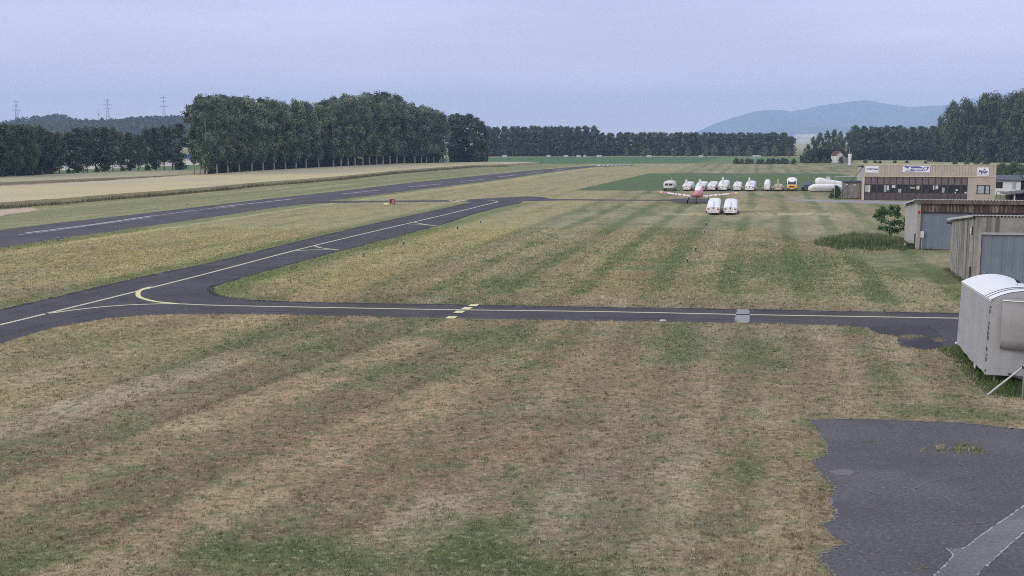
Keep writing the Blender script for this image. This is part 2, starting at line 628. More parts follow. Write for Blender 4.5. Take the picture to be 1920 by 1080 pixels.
TAXI_UP = [(-120, 608), (0, 580.5), (150, 546), (250, 522.5), (400, 491), (500, 466.5), (600, 442.5), (700, 419), (800, 397.5), (872, 381.5)]
TAXI_LOW = [(976, 381), (940, 388), (890, 401), (837, 419), (770, 437), (700, 455.5), (640, 470.5), (565, 490.5), (460, 519.5), (408, 535), (396, 540), (398, 549), (413, 556), (460, 561.5)]
RUN_NEAR = [(-250, 505), (0, 464.5), (125, 446), (250, 428), (375, 410), (500, 391.5), (640, 373.5), (765, 358), (890, 342.5), (952, 334.4), (1046, 320.6), (1109, 313.6)]
RUN_FAR = [(-250, 460), (0, 431.5), (125, 416), (250, 402.5), (375, 387.5), (500, 373), (640, 358), (765, 343), (890, 330), (1015, 317.8), (1090, 312)]


def grass_tint(x, y, fine=False):
    u = x * RP.x + y * RP.y
    v = x * RD.x + y * RD.y
    wob = (fbm(u / 26, v / 40, 3, 3) - .5)
    n1 = fbm(u / 3.2, v / 8.0, 5, 4)
    n2 = fbm(u / .9, v / 1.2, 9, 4)
    n3 = fbm(u / 14, v / 18, 21, 3)
    upper = sstep(60, 66, v)                                       # beyond the cross taxiway
    c0 = G(940, 486)
    u0 = c0.x * RP.x + c0.y * RP.y
    # upper field: narrow green overlaps between tan passes, straight along the runway
    pa = (u - u0 + wob * .9 + (n2 - .5) * .35) / 4.4 + .5
    sa = np.abs(pa - np.floor(pa) - .5) * 4.4
    strong = sstep(.32, .50, fbm(u / 6, v / 20, 33, 3) + .08) * (1 - .75 * sstep(14, 24, u))
    band = (1 - sstep(.45, .85, sa)) * upper * (.35 + .65 * strong)
    # lower field: broad lanes, turned a little on its left half
    y2 = math.radians(20.5)
    ul = x * math.cos(y2) - y * math.sin(y2)
    cl = G(591, 813)
    ul0 = cl.x * math.cos(y2) - cl.y * math.sin(y2)
    mixr = sstep(-6, 2, x + (n3 - .5) * 8)
    pl = (ul - ul0 + wob * 1.0 + (n2 - .5) * .35) / 5.2
    cr = G(1410, 800)
    pr = (u - (cr.x * RP.x + cr.y * RP.y) + wob * .8 + (n2 - .5) * .35) / 2.6
    ll = sstep(.02, .07, pl - np.floor(pl)) * (1 - sstep(.44, .52, pl - np.floor(pl)))
    lr = sstep(.0, .10, pr - np.floor(pr)) * (1 - sstep(.48, .58, pr - np.floor(pr)))
    lane = np.where(upper > .5, sstep(.35, .65, np.sin(2 * PI * pa * .5) * .5 + .5) * .6 + .2, ll * (1 - mixr) + (lr * .55 + .15) * mixr)
    edge = np.exp(-((pl - np.floor(pl + .5)) * 5.2 / .16) ** 2) * (1 - mixr) * (1 - upper)
    g = .385 + .05 * upper + (n1 - .5) * 1.25 + (n2 - .5) * 1.7 + (n3 - .5) * .8 - (lane - .5) * .20 * (1 - upper)
    g = g + band * .62 - .05 * upper + .12 * upper * sstep(14, 26, u)
    if fine:
        n4 = fbm(x / .22, y / .30, 77, 3)
        g = g + (n4 - .5) * 2.4
    # places with a look of their own
    gb = np.zeros_like(x)
    bb = np.zeros_like(x)
    pb = np.zeros_like(x)
    for lst, acc in ((BLOBS, gb), (BROWNS, bb), (PALES, pb)):
        for (pp, su, sv, s) in lst:
            c = G(*pp)
            cu, cv = c.x * RP.x + c.y * RP.y, c.x * RD.x + c.y * RD.y
            q = ((u - cu) / su) ** 2 + ((v - cv) / sv) ** 2
            acc += s * np.exp(-q * (.55 + .9 * n2))
    # a greener strip across the upper field and round the asphalt
    cross = np.exp(-((v + .08 * u - 108) / 4.0) ** 2) * sstep(-12, 2, u) * (1 - sstep(22, 34, u))
    g = g + gb * .85 + cross * .35 - pb * .6 - bb * .15
    g = np.clip(g, 0, 1.3)
    d = sstep(.2, .8, fbm(u / 6, v / 16, 41, 3) + .5 * (n2 - .5))
    dry = STRAW[None] * (1 - d)[:, None] + GREYTAN[None] * d[:, None]
    olive = np.array((.215, .178, .105))
    om = ((1 - lane) * (1 - upper) * .62)[:, None]
    dry = dry * (1 - om) + olive[None] * om
    dry = dry * (.88 + .20 * lane + (n2 - .5) * .6 - .35 * edge)[:, None]
    br = np.clip(sstep(.52, .75, fbm(u / 7, v / 9, 55, 4)) * .5 + bb, 0, 1)
    dry = dry * (1 - br)[:, None] + (BROWN[None] * (.8 + .5 * n2)[:, None]) * br[:, None]
    dry = dry * (1 + .18 * np.clip(pb, 0, 1))[:, None]
    gm = sstep(.30, .95, g)
    c = dry * (1 - gm * .85)[:, None] + GREEN[None] * (gm * .85)[:, None]
    dm = sstep(.85, 1.35, g + .25 * (n2 - .5))
    c = c * (1 - dm * .7)[:, None] + DEEP[None] * (dm * .7)[:, None]
    # pale cut stubble in front of the parked trailers
    a, b = G(1250, 401), G(1592, 402)
    q = np.exp(-((y - (a.y + b.y) / 2) / 2.2) ** 2) * sstep(a.x - 2, a.x + 2, x) * (1 - sstep(b.x - 2, b.x + 2, x)) * sstep(.38, .50, n1 * .35 + n2 * .65)
    c = c * (1 - q)[:, None] + PALE[None] * q[:, None]
    # striped hay meadow beyond the crop, and the tan ground round the runway
    far = sstep(228, 250, y)
    hay = .5 + .5 * np.sin(2 * PI * (u + wob * 5) / 5.0)
    hz = far * sstep(30, 40, u)
    c = c * (1 - hz * .75)[:, None] + (PALE[None] * (.62 + .42 * hay)[:, None]) * (hz * .75)[:, None]
    lft = 1 - sstep(-24.5, -22.5, u)                               # left of the taxiway: long tan grass
    tan = np.array((.41, .345, .19))
    f = lft * (.35 + .45 * sstep(.35, .65, n1)) * (1 - .55 * sstep(-60, -66, u))
    c = c * (1 - f)[:, None] + tan[None] * (.82 + .36 * n2)[:, None] * f[:, None]
    # greener verge of the runway on its far side
    ver = (1 - sstep(-66, -62, u)) * .55 * sstep(.3, .6, n3 + .2)
    vg = np.array((.23, .225, .12))
    c = c * (1 - ver)[:, None] + vg[None] * ver[:, None]
    # belts that follow the edges of the asphalt
    m = (y < 420) & (np.abs(x) < 260)
    if m.any():
        xs_, ys_, nn_, n1_ = x[m], y[m], n2[m], n1[m]
        cm = c[m]

        def lay(w_, col):
            w_ = np.clip(w_, 0, 1)[:, None]
            return cm * (1 - w_) + np.array(col)[None] * (.75 + .5 * nn_)[:, None] * w_
        dtu = polydist(gpoly(TAXI_UP), xs_, ys_, False)
        cm = lay((1 - sstep(1.0, 2.2, dtu + (nn_ - .5))) * (.45 + .5 * n1_), (.150, .185, .070))
        dtl = polydist(gpoly(TAXI_LOW), xs_, ys_, False)
        cm = lay((1 - sstep(1.2, 3.0, dtl + (nn_ - .5))) * (.5 + .6 * n1_), (.140, .185, .065))
        drn = polydist(gpoly(RUN_NEAR), xs_, ys_, False)
        cm = lay((1 - sstep(1.2, 2.2, drn)) * .8, (.165, .19, .085))
        cm = lay(np.exp(-((drn - 3.4) / .9) ** 2) * .85, (.50, .43, .25))
        drf = polydist(gpoly(RUN_FAR), xs_, ys_, False)
        lane_v = fbm(u[m] / 1.6, v[m] / 70, 88, 3)
        side = u[m] < -60
        cm = lay(np.where(side, sstep(.42, .66, lane_v) * .75, 0), (.19, .215, .095))
        cm = lay(np.where(side, sstep(.60, .75, 1 - lane_v) * .6, 0), (.42, .38, .22))
        cm = lay(np.where(side, np.exp(-((drf - 1.5) / .8) ** 2) * .6, 0), (.34, .34, .17))
        c[m] = cm
    c[:, 0] *= 1.06
    c[:, 1] *= .985
    c[:, 2] *= .94
    c[:, 0] *= 1 - .02 * upper
    c[:, 1] *= 1 + .055 * upper
    c[:, 2] *= 1 - .08 * upper
    return np.clip(c, 0, 1)


def soft_green(c, x, y):
    """moister belt hugging the asphalt"""
    return c


def add_tint(me, cols):
    a = me.attributes.new('tint', 'FLOAT_COLOR', 'POINT')
    c4 = np.ones((len(cols), 4), np.float32)
    c4[:, :3] = cols
    a.data.foreach_set('color', c4.ravel())


# ------------------------------------------------------------------ ground sheet
def axis(a, b, fine_a, fine_b, st, gr):
    xs = list(np.arange(fine_a, fine_b + 1e-6, st))
    s = st
    while xs[-1] < b:
        s *= gr
        xs.append(xs[-1] + s)
    s = st
    while xs[0] > a:
        s *= gr
        xs.insert(0, xs[0] - s)
    return np.array(xs)


gx = axis(-6900, 6900, -40, 40, .5, 1.022)
gy = axis(-350, 10900, 18, 78, .5, 1.02)
XX, YY = np.meshgrid(gx, gy)
nx, ny = len(gx), len(gy)
V = np.zeros((nx * ny, 3), np.float32)
V[:, 0], V[:, 1] = XX.ravel(), YY.ravel()
me = bpy.data.meshes.new('ground')
idx = np.arange(nx * ny).reshape(ny, nx)
F = np.stack([idx[:-1, :-1], idx[:-1, 1:], idx[1:, 1:], idx[1:, :-1]], -1).reshape(-1, 4)


def fast_mesh(me, V, F):
    k = F.shape[1]
    me.vertices.add(len(V))
    me.vertices.foreach_set('co', V.astype(np.float32).ravel())
    me.loops.add(F.size)
    me.loops.foreach_set('vertex_index', F.astype(np.int32).ravel())
    me.polygons.add(len(F))
    me.polygons.foreach_set('loop_start', np.arange(0, F.size, k, dtype=np.int32))
    me.update(calc_edges=True)


fast_mesh(me, V, F)
add_tint(me, grass_tint(V[:, 0].astype(float), V[:, 1].astype(float)))
GM = ground_mat('dry_meadow', contrast=.55, s_fine=3.2, s_mid=.5, attr='tint', bump=.8)


def mottle(m, scale, col, lo, hi, amt, mul=False):
    """small clumps of another colour over a ground material"""
    nt = m.node_tree
    N, L = nt.nodes, nt.links
    b = N['Principled BSDF']
    src = b.inputs['Base Color'].links[0].from_socket
    geo = N.new('ShaderNodeNewGeometry')
    nz = N.new('ShaderNodeTexNoise')
    nz.inputs['Scale'].default_value = scale
    nz.inputs['Detail'].default_value = 7
    nz.inputs['Roughness'].default_value = .68
    L.new(geo.outputs['Position'], nz.inputs['Vector'])
    r = N.new('ShaderNodeMapRange')
    r.inputs['From Min'].default_value = lo
    r.inputs['From Max'].default_value = hi
    r.inputs['To Max'].default_value = amt
    L.new(nz.outputs['Fac'], r.inputs['Value'])
    mx = N.new('ShaderNodeMix')
    mx.data_type = 'RGBA'
    L.new(r.outputs['Result'], mx.inputs['Factor'])
    L.new(src, mx.inputs['A'])
    mx.inputs['B'].default_value = (*col, 1)
    L.new(mx.outputs['Result'], b.inputs['Base Color'])


mottle(GM, 1.7, (.130, .158, .068), .50, .62, .75)
mottle(GM, 4.6, (.44, .38, .25), .54, .64, .75)
mottle(GM, 6.0, (.055, .050, .032), .53, .63, .8)  # dark shadow speckles between the grass, put into the turf colour
mottle(GM, .9, (.075, .070, .04), .58, .68, .6)
mottle(GM, .22, (.13, .15, .07), .52, .66, .5)
me.materials.append(GM)
o = bpy.data.objects.new('ground', me)
COL.objects.link(o)
o['kind'] = 'structure'


# ------------------------------------------------------------------ asphalt and fields
def asphalt_mat(name, col, patch, scale=1.0):
    m = ground_mat(name, col, contrast=.45, s_fine=9 * scale, s_mid=.5, rough=.88, bump=.4, tint2=patch)
    mottle(m, 11 * scale, [c * 2.0 for c in col], .56, .64, .7)
    mottle(m, 8 * scale, [c * .5 for c in col], .55, .64, .6)
    mottle(m, .35, [c * .72 for c in col], .50, .62, .55)
    return m


ASPH = asphalt_mat('taxiway_asphalt', (.080, .075, .080), (.066, .062, .067))
ASPH_R = asphalt_mat('runway_asphalt', (.096, .089, .093), (.076, .071, .076))
ASPH_A = asphalt_mat('old_apron_asphalt', (.118, .113, .114), (.098, .094, .097))
ASPH_D = asphalt_mat('fresh_tar', (.052, .050, .056), (.066, .063, .068))
CONC = ground_mat('grey_concrete_slab', (.29, .285, .28), contrast=.2, s_fine=5, s_mid=.8, bump=.3)
sheet('taxiway', refine(wTAXI, .22, .07, 1), .004, ASPH)
sheet('runway', refine(wRUN, .6, .1, 2), .008, ASPH_R)
sheet('apron', refine(wAPRON, .10, .06, 3), .004, ASPH_A)
sheet('taxiway_patch', refine(gpoly([(1628, 613), (1700, 610.5), (1745, 612), (1758, 622), (1766, 634), (1755, 640), (1700, 633), (1652, 626)]), .2, .1, 4), .008, ASPH_D)
sheet('taxiway_patch', refine(gpoly([(1694, 641), (1725, 638), (1744, 640), (1770, 645), (1762, 650), (1735, 654), (1704, 649)]), .2, .1, 5), .008, ASPH_D)
STRIPM = ground_mat('weathered_strip', (.185, .18, .178), contrast=.4, s_fine=9, s_mid=.8, bump=.4, tint2=(.145, .14, .14))
mottle(STRIPM, 16, (.34, .33, .32), .58, .66, .6)
sheet('concrete_slab', refine(gpoly([(1382, 580), (1402, 580.4), (1406, 584), (1405.5, 602), (1401, 606), (1383, 606), (1377, 600), (1380, 590)]), .2, .04, 6), .012, CONC)
sheet('concrete_strip', refine(gpoly([(2000, 892), (1920, 949), (1850, 997), (1806, 1029), (1776, 1029), (1786, 1044), (1752, 1080), (1700, 1140), (1780, 1140), (1832, 1080), (1873, 1040), (1920, 999), (2000, 935)]), .1, .035, 7), .008, STRIPM)
sheet('apron_stain', refine(gpoly([(1553, 885), (1570, 880), (1592, 881), (1606, 886), (1592, 892), (1566, 891)]), .1, .04, 8), .008, ground_mat('worn_apron', (.17, .16, .16), contrast=.35, s_fine=5))
sheet('road', refine(gpoly(ROAD), .5, .1, 9), .006, ground_mat('gravel_road', (.30, .285, .28), contrast=.2))
sheet('crop_field', refine(gpoly(CROP_MID), .6, .2, 10), .012, ground_mat('green_alfalfa', (.095, .135, .048), contrast=.4, s_fine=1.2, s_mid=.12, tint2=(.10, .15, .06)))
sheet('crop_field', refine(gpoly(CROP_FAR), 3, .6, 11), .02, ground_mat('far_green_crop', (.075, .15, .06), contrast=.25, s_fine=.5, s_mid=.05))
sheet('crop_field', refine(gpoly(CROP_FAR_PALE), 3, .6, 12), .02, ground_mat('far_pale_crop', (.13, .19, .075), contrast=.25, s_fine=.5, s_mid=.05))
sheet('meadow_strip', refine(gpoly([(-300, 356), (0, 338.5), (130, 330.5), (260, 324.6), (390, 321.5), (390, 309), (250, 315), (100, 321), (-300, 338)]), 2, .5, 13), .012, ground_mat('dark_green_meadow', (.10, .17, .06), contrast=.3, s_fine=1))  # grass strip by the left tree row, dark green in itself
sheet('stubble_strip', refine(gpoly([(-300, 336), (100, 320), (250, 314), (390, 308.5), (390, 301), (250, 304), (-300, 318)]), 2, .5, 14), .012, ground_mat('far_stubble', (.50, .44, .30), contrast=.2, s_fine=1))
sheet('pale_meadow', refine(gpoly([(1600, 297.5), (1700, 299), (1800, 302), (1900, 305), (2200, 310), (2200, 325), (1800, 313), (1600, 305)]), 2, .5, 15), .012, ground_mat('pale_far_meadow', (.36, .34, .2), contrast=.3, s_fine=.8, tint2=(.24, .26, .12)))


ALF = bpy.data.materials['green_alfalfa']
mottle(ALF, .6, (.13, .17, .075), .52, .64, .55)
mottle(ALF, .09, (.060, .115, .045), .50, .62, .6)


def standing_crop(name, pix, h, m, seed):
    """a slab of ripe cereal with an uneven top"""
    poly = refine(gpoly(pix), 1.5, .25, seed)
    mb = MB()
    mb.prism(poly, 0.0, h)
    o = mb.build(name, m)
    import bmesh
    bm = bmesh.new()
    bm.from_mesh(o.data)
    bmesh.ops.triangulate(bm, faces=[f for f in bm.faces if len(f.verts) > 4], ngon_method='EAR_CLIP')
    bmesh.ops.recalc_face_normals(bm, faces=bm.faces[:])
    bm.to_mesh(o.data)
    bm.free()
    o['kind'] = 'structure'
    return o


WHEATM = ground_mat('ripe_wheat', (.50, .425, .23), contrast=.2, s_fine=1.6, s_mid=.08, bump=.6, tint2=(.43, .39, .25))
standing_crop('wheat_field', WHEAT_NEAR, .75, WHEATM, 21)
standing_crop('wheat_field', WHEAT_FAR, .55, ground_mat('greenish_wheat', (.42, .37, .22), contrast=.22, s_fine=1.4, s_mid=.08, tint2=(.36, .34, .2)), 22)
sheet('bare_field', refine(gpoly(BROWN_BAND), 1.5, .25, 23), .012, ground_mat('bare_reddish_soil', (.36, .25, .17), contrast=.22, s_fine=1.2))
sheet('dry_verge', refine(gpoly([(-200, 412), (0, 393.5), (60, 390), (75, 394), (30, 400), (0, 405), (-200, 424)]), 1, .4, 24), .012, ground_mat('bleached_verge', (.48, .38, .27), contrast=.25, s_fine=1.5))

# markings
YEL = ground_mat('worn_yellow_marking', (.56, .53, .38), contrast=.22, s_fine=5, bump=.1)
YEL2 = ground_mat('bright_yellow_marking', (.70, .65, .32), contrast=.15, s_fine=5, bump=.1)
WHT = ground_mat('worn_white_marking', (.46, .46, .47), contrast=.4, s_fine=4, bump=.1)


def marking(name, lines, w, z, m):
    mb = MB()
    for ln in lines:
        ribbon(mb, smooth_line(gpoly(ln)), w, z)
    o = mb.build(name, m)
    o['kind'] = 'structure'
    return o


marking('taxiway_line', [[(-60, 626), (0, 609.5), (82, 589.5), (260, 545.5), (400, 510), (550, 470.5), (650, 446), (750, 422.5), (850, 399), (915, 383), (932, 378.6), (928, 376.6), (915, 375.4)],
                         [(84, 589), (150, 580), (225, 573), (300, 570), (340, 570.2), (382, 572), (460, 574), (700, 578.5), (850, 581), (1127, 584.6), (1360, 589.4), (1460, 591.3), (1793, 597), (2100, 604)],
                         [(552, 470.4), (590, 468.5), (641, 468.4)], [(590, 461.2), (600, 464.5), (618, 466.9), (641, 468.6)], [(775, 416.8), (795, 420.6), (817, 423.3)], [(760, 420), (790, 421), (817, 423.6)]], .24, .012, YEL)
marking('taxiway_curve_line', [[(283, 538), (268, 542.5), (259.5, 548), (259.5, 555), (268, 560), (292, 565.8), (333, 570)]], .27, .016, YEL2)
def crack(name, lines, w, z, m, jit):
    r = random.Random(len(lines) * 7 + int(z * 1000))
    mb = MB()
    for ln in lines:
        pts = smooth_line(gpoly(ln), 14)
        pts = [(a + r.uniform(-jit, jit), b + r.uniform(-jit, jit)) for a, b in pts]
        for k in range(0, len(pts) - 1):
            if r.random() < .82:
                ribbon(mb, pts[k:k + 2], w * r.uniform(.4, 1.5), z)
    o = mb.build(name, m)
    o['kind'] = 'structure'


PALEC = ground_mat('crumbled_cement', (.40, .39, .37), contrast=.35, s_fine=12, s_mid=2)
crack('strip_edge', [[(1990, 899), (1920, 949), (1850, 997), (1806, 1029), (1776, 1029), (1786, 1044), (1752, 1080)], [(1990, 943), (1920, 999), (1873, 1040), (1832, 1080)]], .035, .012, PALEC, .012)
crack('apron_crack', [[(1788, 852), (1800, 868), (1814, 884), (1822, 900)], [(1600, 950), (1680, 960), (1760, 985), (1850, 980)], [(1720, 800), (1735, 830), (1760, 845)], [(1570, 900), (1640, 925), (1690, 930), (1740, 905), (1800, 895)]], .03, .012, ground_mat('crack_dust', (.20, .19, .185), contrast=.4, s_fine=10), .03)
crack('apron_edge_dust', [[(1520, 788), (1575, 786), (1640, 787), (1710, 790), (1810, 794), (1875, 801), (1920, 807)], [(1524, 868), (1546, 853), (1551, 836), (1536, 813)], [(1537, 886), (1566, 915), (1557, 935), (1568, 970), (1542, 985)], [(1584, 1020), (1538, 1042), (1566, 1080)]], .055, .012, ground_mat('edge_dust', (.21, .20, .195), contrast=.4, s_fine=10), .06)
DARKM = ground_mat('dark_asphalt_line', (.046, .044, .048), contrast=.4, s_fine=8)  # darker line along the taxiway edges and paving joints
crack('taxiway_margin', [[(a, b + 1.2) for a, b in TAXI_UP[1:]], [(a - .5, b - .9) for a, b in TAXI_LOW], [(460, 562.6), (538, 566.3), (700, 569.6), (850, 571.7), (977, 574.1), (1127, 576.6), (1360, 580.1), (1600, 584.6), (1795, 588.1)]], .34, .008, DARKM, .05)
crack('paving_joint', [[(0, 632), (120, 600), (300, 560), (500, 511), (700, 459), (900, 396.5)], [(0, 593), (200, 545), (420, 496), (640, 441), (860, 389)], [(460, 583), (800, 590), (1200, 597), (1500, 601.5)]], .05, .007, DARKM, .03)
crack('runway_joint', [[(0, 448), (250, 416.5), (500, 383), (765, 350.2)]], .12, .011, DARKM, .06)
mb = MB()
for (cx, cy, hw) in ((846.5, 595.6, 7.6), (861.3, 585.2, 7.2), (875.5, 578.4, 6.8), (888.2, 572.7, 6.4)):
    c = G(cx, cy)
    for a in (1,):
        p = [c + RP * (-.235) + RD * (-.38), c + RP * .235 + RD * (-.38), c + RP * .235 + RD * .38, c + RP * (-.235) + RD * .38]
        mb.add([(q.x, q.y, .020) for q in p], [(0, 1, 2, 3)])
o = mb.build('hold_line_blocks', YEL2)
o['kind'] = 'structure'
marking('runway_line', [[(48, 437), (170, 421.5), (286, 404.7)], [(405, 388.8), (480, 380.6), (550, 373)], [(640, 363.9), (712, 356.6)], [(765, 350.5), (829, 344.8)],
                        [(863, 340.6), (909, 336)], [(932, 332), (970, 327.8)], [(988, 325.4), (1018, 321.8)], [(1037, 319.2), (1062, 316.6)]], .42, .014, WHT)
marking('runway_thin_line', [[(34, 440.6), (100, 432.5), (286, 407)], [(286, 405.5), (350, 396.8), (405, 389.6)], [(405, 391), (440, 387)]], .22, .018, WHT)
mb = MB()
for k in range(8):
    a, b = G(1122 + k * 7.5, 311.4 - k * .22), G(1122 + k * 7.5 + 5.0, 308.9 - k * .02)
    mb.add([(a.x - .9, a.y, .016), (a.x + .9, a.y, .016), (b.x + .9, b.y, .016), (b.x - .9, b.y, .016)], [(0, 1, 2, 3)])
o = mb.build('runway_threshold_bars', WHT)
o['kind'] = 'structure'
marking('hold_zigzag', [[(842, 376.1), (850, 377.2)], [(852, 377.4), (860, 376)], [(858, 378.0), (866, 376.4), (875, 375.4)], [(846, 378.1), (856, 377.6)]], .5, .014, YEL2)


# ------------------------------------------------------------------ grass blades
def blades(name, x, y, h, w, cols, lean=.6, mate=None, kind='stuff', z=0.0):
    n = len(x)
    th = RNG.uniform(0, 2 * PI, n)
    ln = RNG.uniform(0, lean, n) * h
    la = RNG.uniform(0, 2 * PI, n)
    dx, dy = np.cos(th) * w / 2, np.sin(th) * w / 2
    V = np.zeros((n, 3, 3), np.float32)
    V[:, 0, 0], V[:, 0, 1], V[:, 0, 2] = x - dx, y - dy, z - .004
    V[:, 1, 0], V[:, 1, 1], V[:, 1, 2] = x + dx, y + dy, z - .004
    V[:, 2, 0], V[:, 2, 1], V[:, 2, 2] = x + np.cos(la) * ln, y + np.sin(la) * ln, z + h
    me = bpy.data.meshes.new(name)
    fast_mesh(me, V.reshape(-1, 3), np.arange(3 * n).reshape(n, 3))
    add_tint(me, np.repeat(np.clip(cols, 0, 1), 3, 0))
    me.materials.append(mate or BLADE)
    o = bpy.data.objects.new(name, me)
    COL.objects.link(o)
    if kind: o['kind'] = kind
    return o


BLADE = attr_mat('grass_blade', rough=.75, trans=.25)


def not_paved(x, y, grow=0):
    k = ~(inside(wTAXI, x, y) | inside(wAPRON, x, y) | inside(wRUN, x, y))
    return k


# mown turf: closer together near the camera, coarser farther off
N0 = 1100000
yy = 20.5 + (115 - 20.5) * RNG.random(N0) ** 1.9
xx = RNG.uniform(-1, 1, N0) * (yy * .475 + 1.5)
k = not_paved(xx, yy)
cR = G(1823, 537)
k &= ~((xx > cR.x - 2.4) & (yy > cR.y))
keep = np.clip((yy * .475 + 1.5) / 38, 0, 1) > RNG.random(N0) * .9
k &= keep
xx, yy = xx[k], yy[k]
tc_ = grass_tint(xx, yy, True)
clp = fbm(xx / .16, yy / .22, 91, 3)
lum = (RNG.uniform(.62, 1.42, len(xx)) * (.42 + 1.15 * sstep(.30, .68, clp)))[:, None]
dryb = (RNG.random(len(xx)) < .22)[:, None]
tc_ = np.where(dryb, tc_ * .5 + np.array((.46, .39, .26)) * .5, tc_) * lum
hh = RNG.uniform(.02, .06, len(xx)) * (.3 + 1.4 * sstep(.3, .7, clp)) * np.clip(yy / 42, .8, 1.5)
ww = RNG.uniform(.010, .022, len(xx)) * np.clip(yy / 32, .8, 3.2)
blades('mown_grass', xx, yy, hh, ww, tc_, .9)


# coarser tufts the mower left standing
NT = 20000
ty = 20.5 + (100 - 20.5) * RNG.random(NT) ** 1.6
tx = RNG.uniform(-1, 1, NT) * (ty * .475 + 1.5)
k = not_paved(tx, ty) & ~((tx > cR.x - 2.4) & (ty > cR.y))
tx, ty = tx[k], ty[k]
ct = grass_tint(tx, ty, True)
kind_ = RNG.random(len(tx))[:, None]
ct = np.where(kind_ < .35, ct * .30 + np.array((.045, .060, .022)), np.where(kind_ < .7, ct * .5 + np.array((.24, .205, .13)), ct * .5 + np.array((.065, .095, .032))))
m_ = 9
sp = np.repeat(RNG.uniform(.03, .10, len(tx)), m_)
bx_ = np.repeat(tx, m_) + RNG.normal(0, 1, len(tx) * m_) * sp
by_ = np.repeat(ty, m_) + RNG.normal(0, 1, len(tx) * m_) * sp
blades('mown_grass', bx_, by_, RNG.uniform(.03, .10, len(bx_)), RNG.uniform(.012, .026, len(bx_)) * np.clip(by_ / 32, .8, 2.4), np.repeat(ct, m_, 0) * RNG.uniform(.7, 1.3, len(bx_))[:, None], .9)


def patch(name, pix, dens, h0, h1, w, cols, lean=.5, seed=0, gap=None):
    poly = gpoly(pix) if pix and not isinstance(pix[0], Vector) else [tuple(p[:2]) for p in pix]
    P = np.array(poly)
    x0, y0 = P.min(0)
    x1, y1 = P.max(0)
    n = int((x1 - x0) * (y1 - y0) * dens)
    x, y = RNG.uniform(x0, x1, n), RNG.uniform(y0, y1, n)
    k = inside(poly, x, y)
    if gap:
        k &= fbm(x / .22, y / .22, seed + 7, 3) > gap
    x, y = x[k], y[k]
    cl = fbm(x / .7, y / .7, seed + 70, 3)
    big = fbm(x / 2.2, y / 2.2, seed + 170, 3)
    dist = np.full(len(x), 1e9)
    for i in range(len(poly)):
        a, b = np.array(poly[i]), np.array(poly[(i + 1) % len(poly)])
        t_ = np.clip(((x - a[0]) * (b - a)[0] + (y - a[1]) * (b - a)[1]) / max(1e-9, ((b - a) ** 2).sum()), 0, 1)
        dist = np.minimum(dist, np.hypot(x - a[0] - t_ * (b - a)[0], y - a[1] - t_ * (b - a)[1]))
    fall = np.clip(.25 + .75 * dist / (1.6 * h1 + .05), 0, 1) * (.55 + .9 * (big - .2))
    hn = (h0 + (h1 - h0) * np.clip(RNG.uniform(0, 1, len(x)) * .6 + (cl - .3) * 1.0, 0, 1.2)) * fall
    cs = np.array(cols)
    ci = cs[np.clip((cl * 1.3 - .15 + RNG.normal(0, .22, len(x))) * len(cs), 0, len(cs) - 1).astype(int)]
    ci = ci * RNG.uniform(.65, 1.4, len(x))[:, None]
    return blades(name, x, y, hn, RNG.uniform(.6, 1.4, len(x)) * w, ci, lean)


GR = [(.055, .10, .03), (.085, .14, .04), (.12, .17, .06)]
patch('tall_grass', [(1752, 653), (1775, 668), (1800, 694), (1822, 716), (1846, 738), (1880, 745), (2010, 752), (2010, 640), (1850, 640)], 330, .08, .34, .03, GR + [(.16, .2, .08)], .7, 1)
patch('tall_grass', [(1524, 455), (1540, 448), (1556, 450), (1580, 443), (1606, 446), (1640, 442), (1664, 446), (1693, 449), (1712, 466), (1696, 470), (1672, 467.5), (1640, 470.5), (1604, 466), (1570, 468.5), (1548, 462), (1536, 463)], 110, .35, 1.35, .06, GR + [(.15, .20, .08), (.26, .25, .15)], .6, 2)
for wp in ([(1722, 845), (1742, 832), (1772, 834), (1782, 844), (1770, 854), (1738, 853)], [(1776, 842), (1798, 829), (1836, 834), (1852, 848), (1818, 853), (1792, 850)],
           [(1712, 1068), (1730, 1062), (1756, 1066), (1760, 1072), (1740, 1076)], [(1612, 829), (1640, 827), (1644, 831), (1615, 832)]):
    patch('weeds', wp, 1500, .03, .11, .026, [(.13, .16, .07), (.19, .20, .09), (.33, .30, .18), (.40, .36, .24)], .9, 3, gap=.50)
for wp in ([(1681, 630.5), (1700, 627.5), (1732, 629), (1738, 633), (1716, 636), (1690, 635)], [(1744, 635), (1760, 631.5), (1772, 634), (1776, 640), (1756, 642)],
           [(1374, 601), (1384, 599), (1388, 605), (1378, 607)]):
    patch('weeds', wp, 420, .04, .14, .04, [(.32, .28, .17), (.40, .34, .22)], .9, 4)
# ragged weeds at the foot of the cereal and of the buildings
LINE_A = [(-100, 399), (0, 391.3), (104, 383.8), (208, 374.6), (312, 366.3), (417, 356.9), (480, 350.1), (573, 342.8), (653, 335.7), (740, 325.9), (820, 319.2), (887, 313.9), (953, 312.3)]
LINE_B = [(-100, 363.5), (0, 357.4), (104, 351.5), (208, 344.8), (312, 337.4), (349, 334.3), (385, 332.8)]


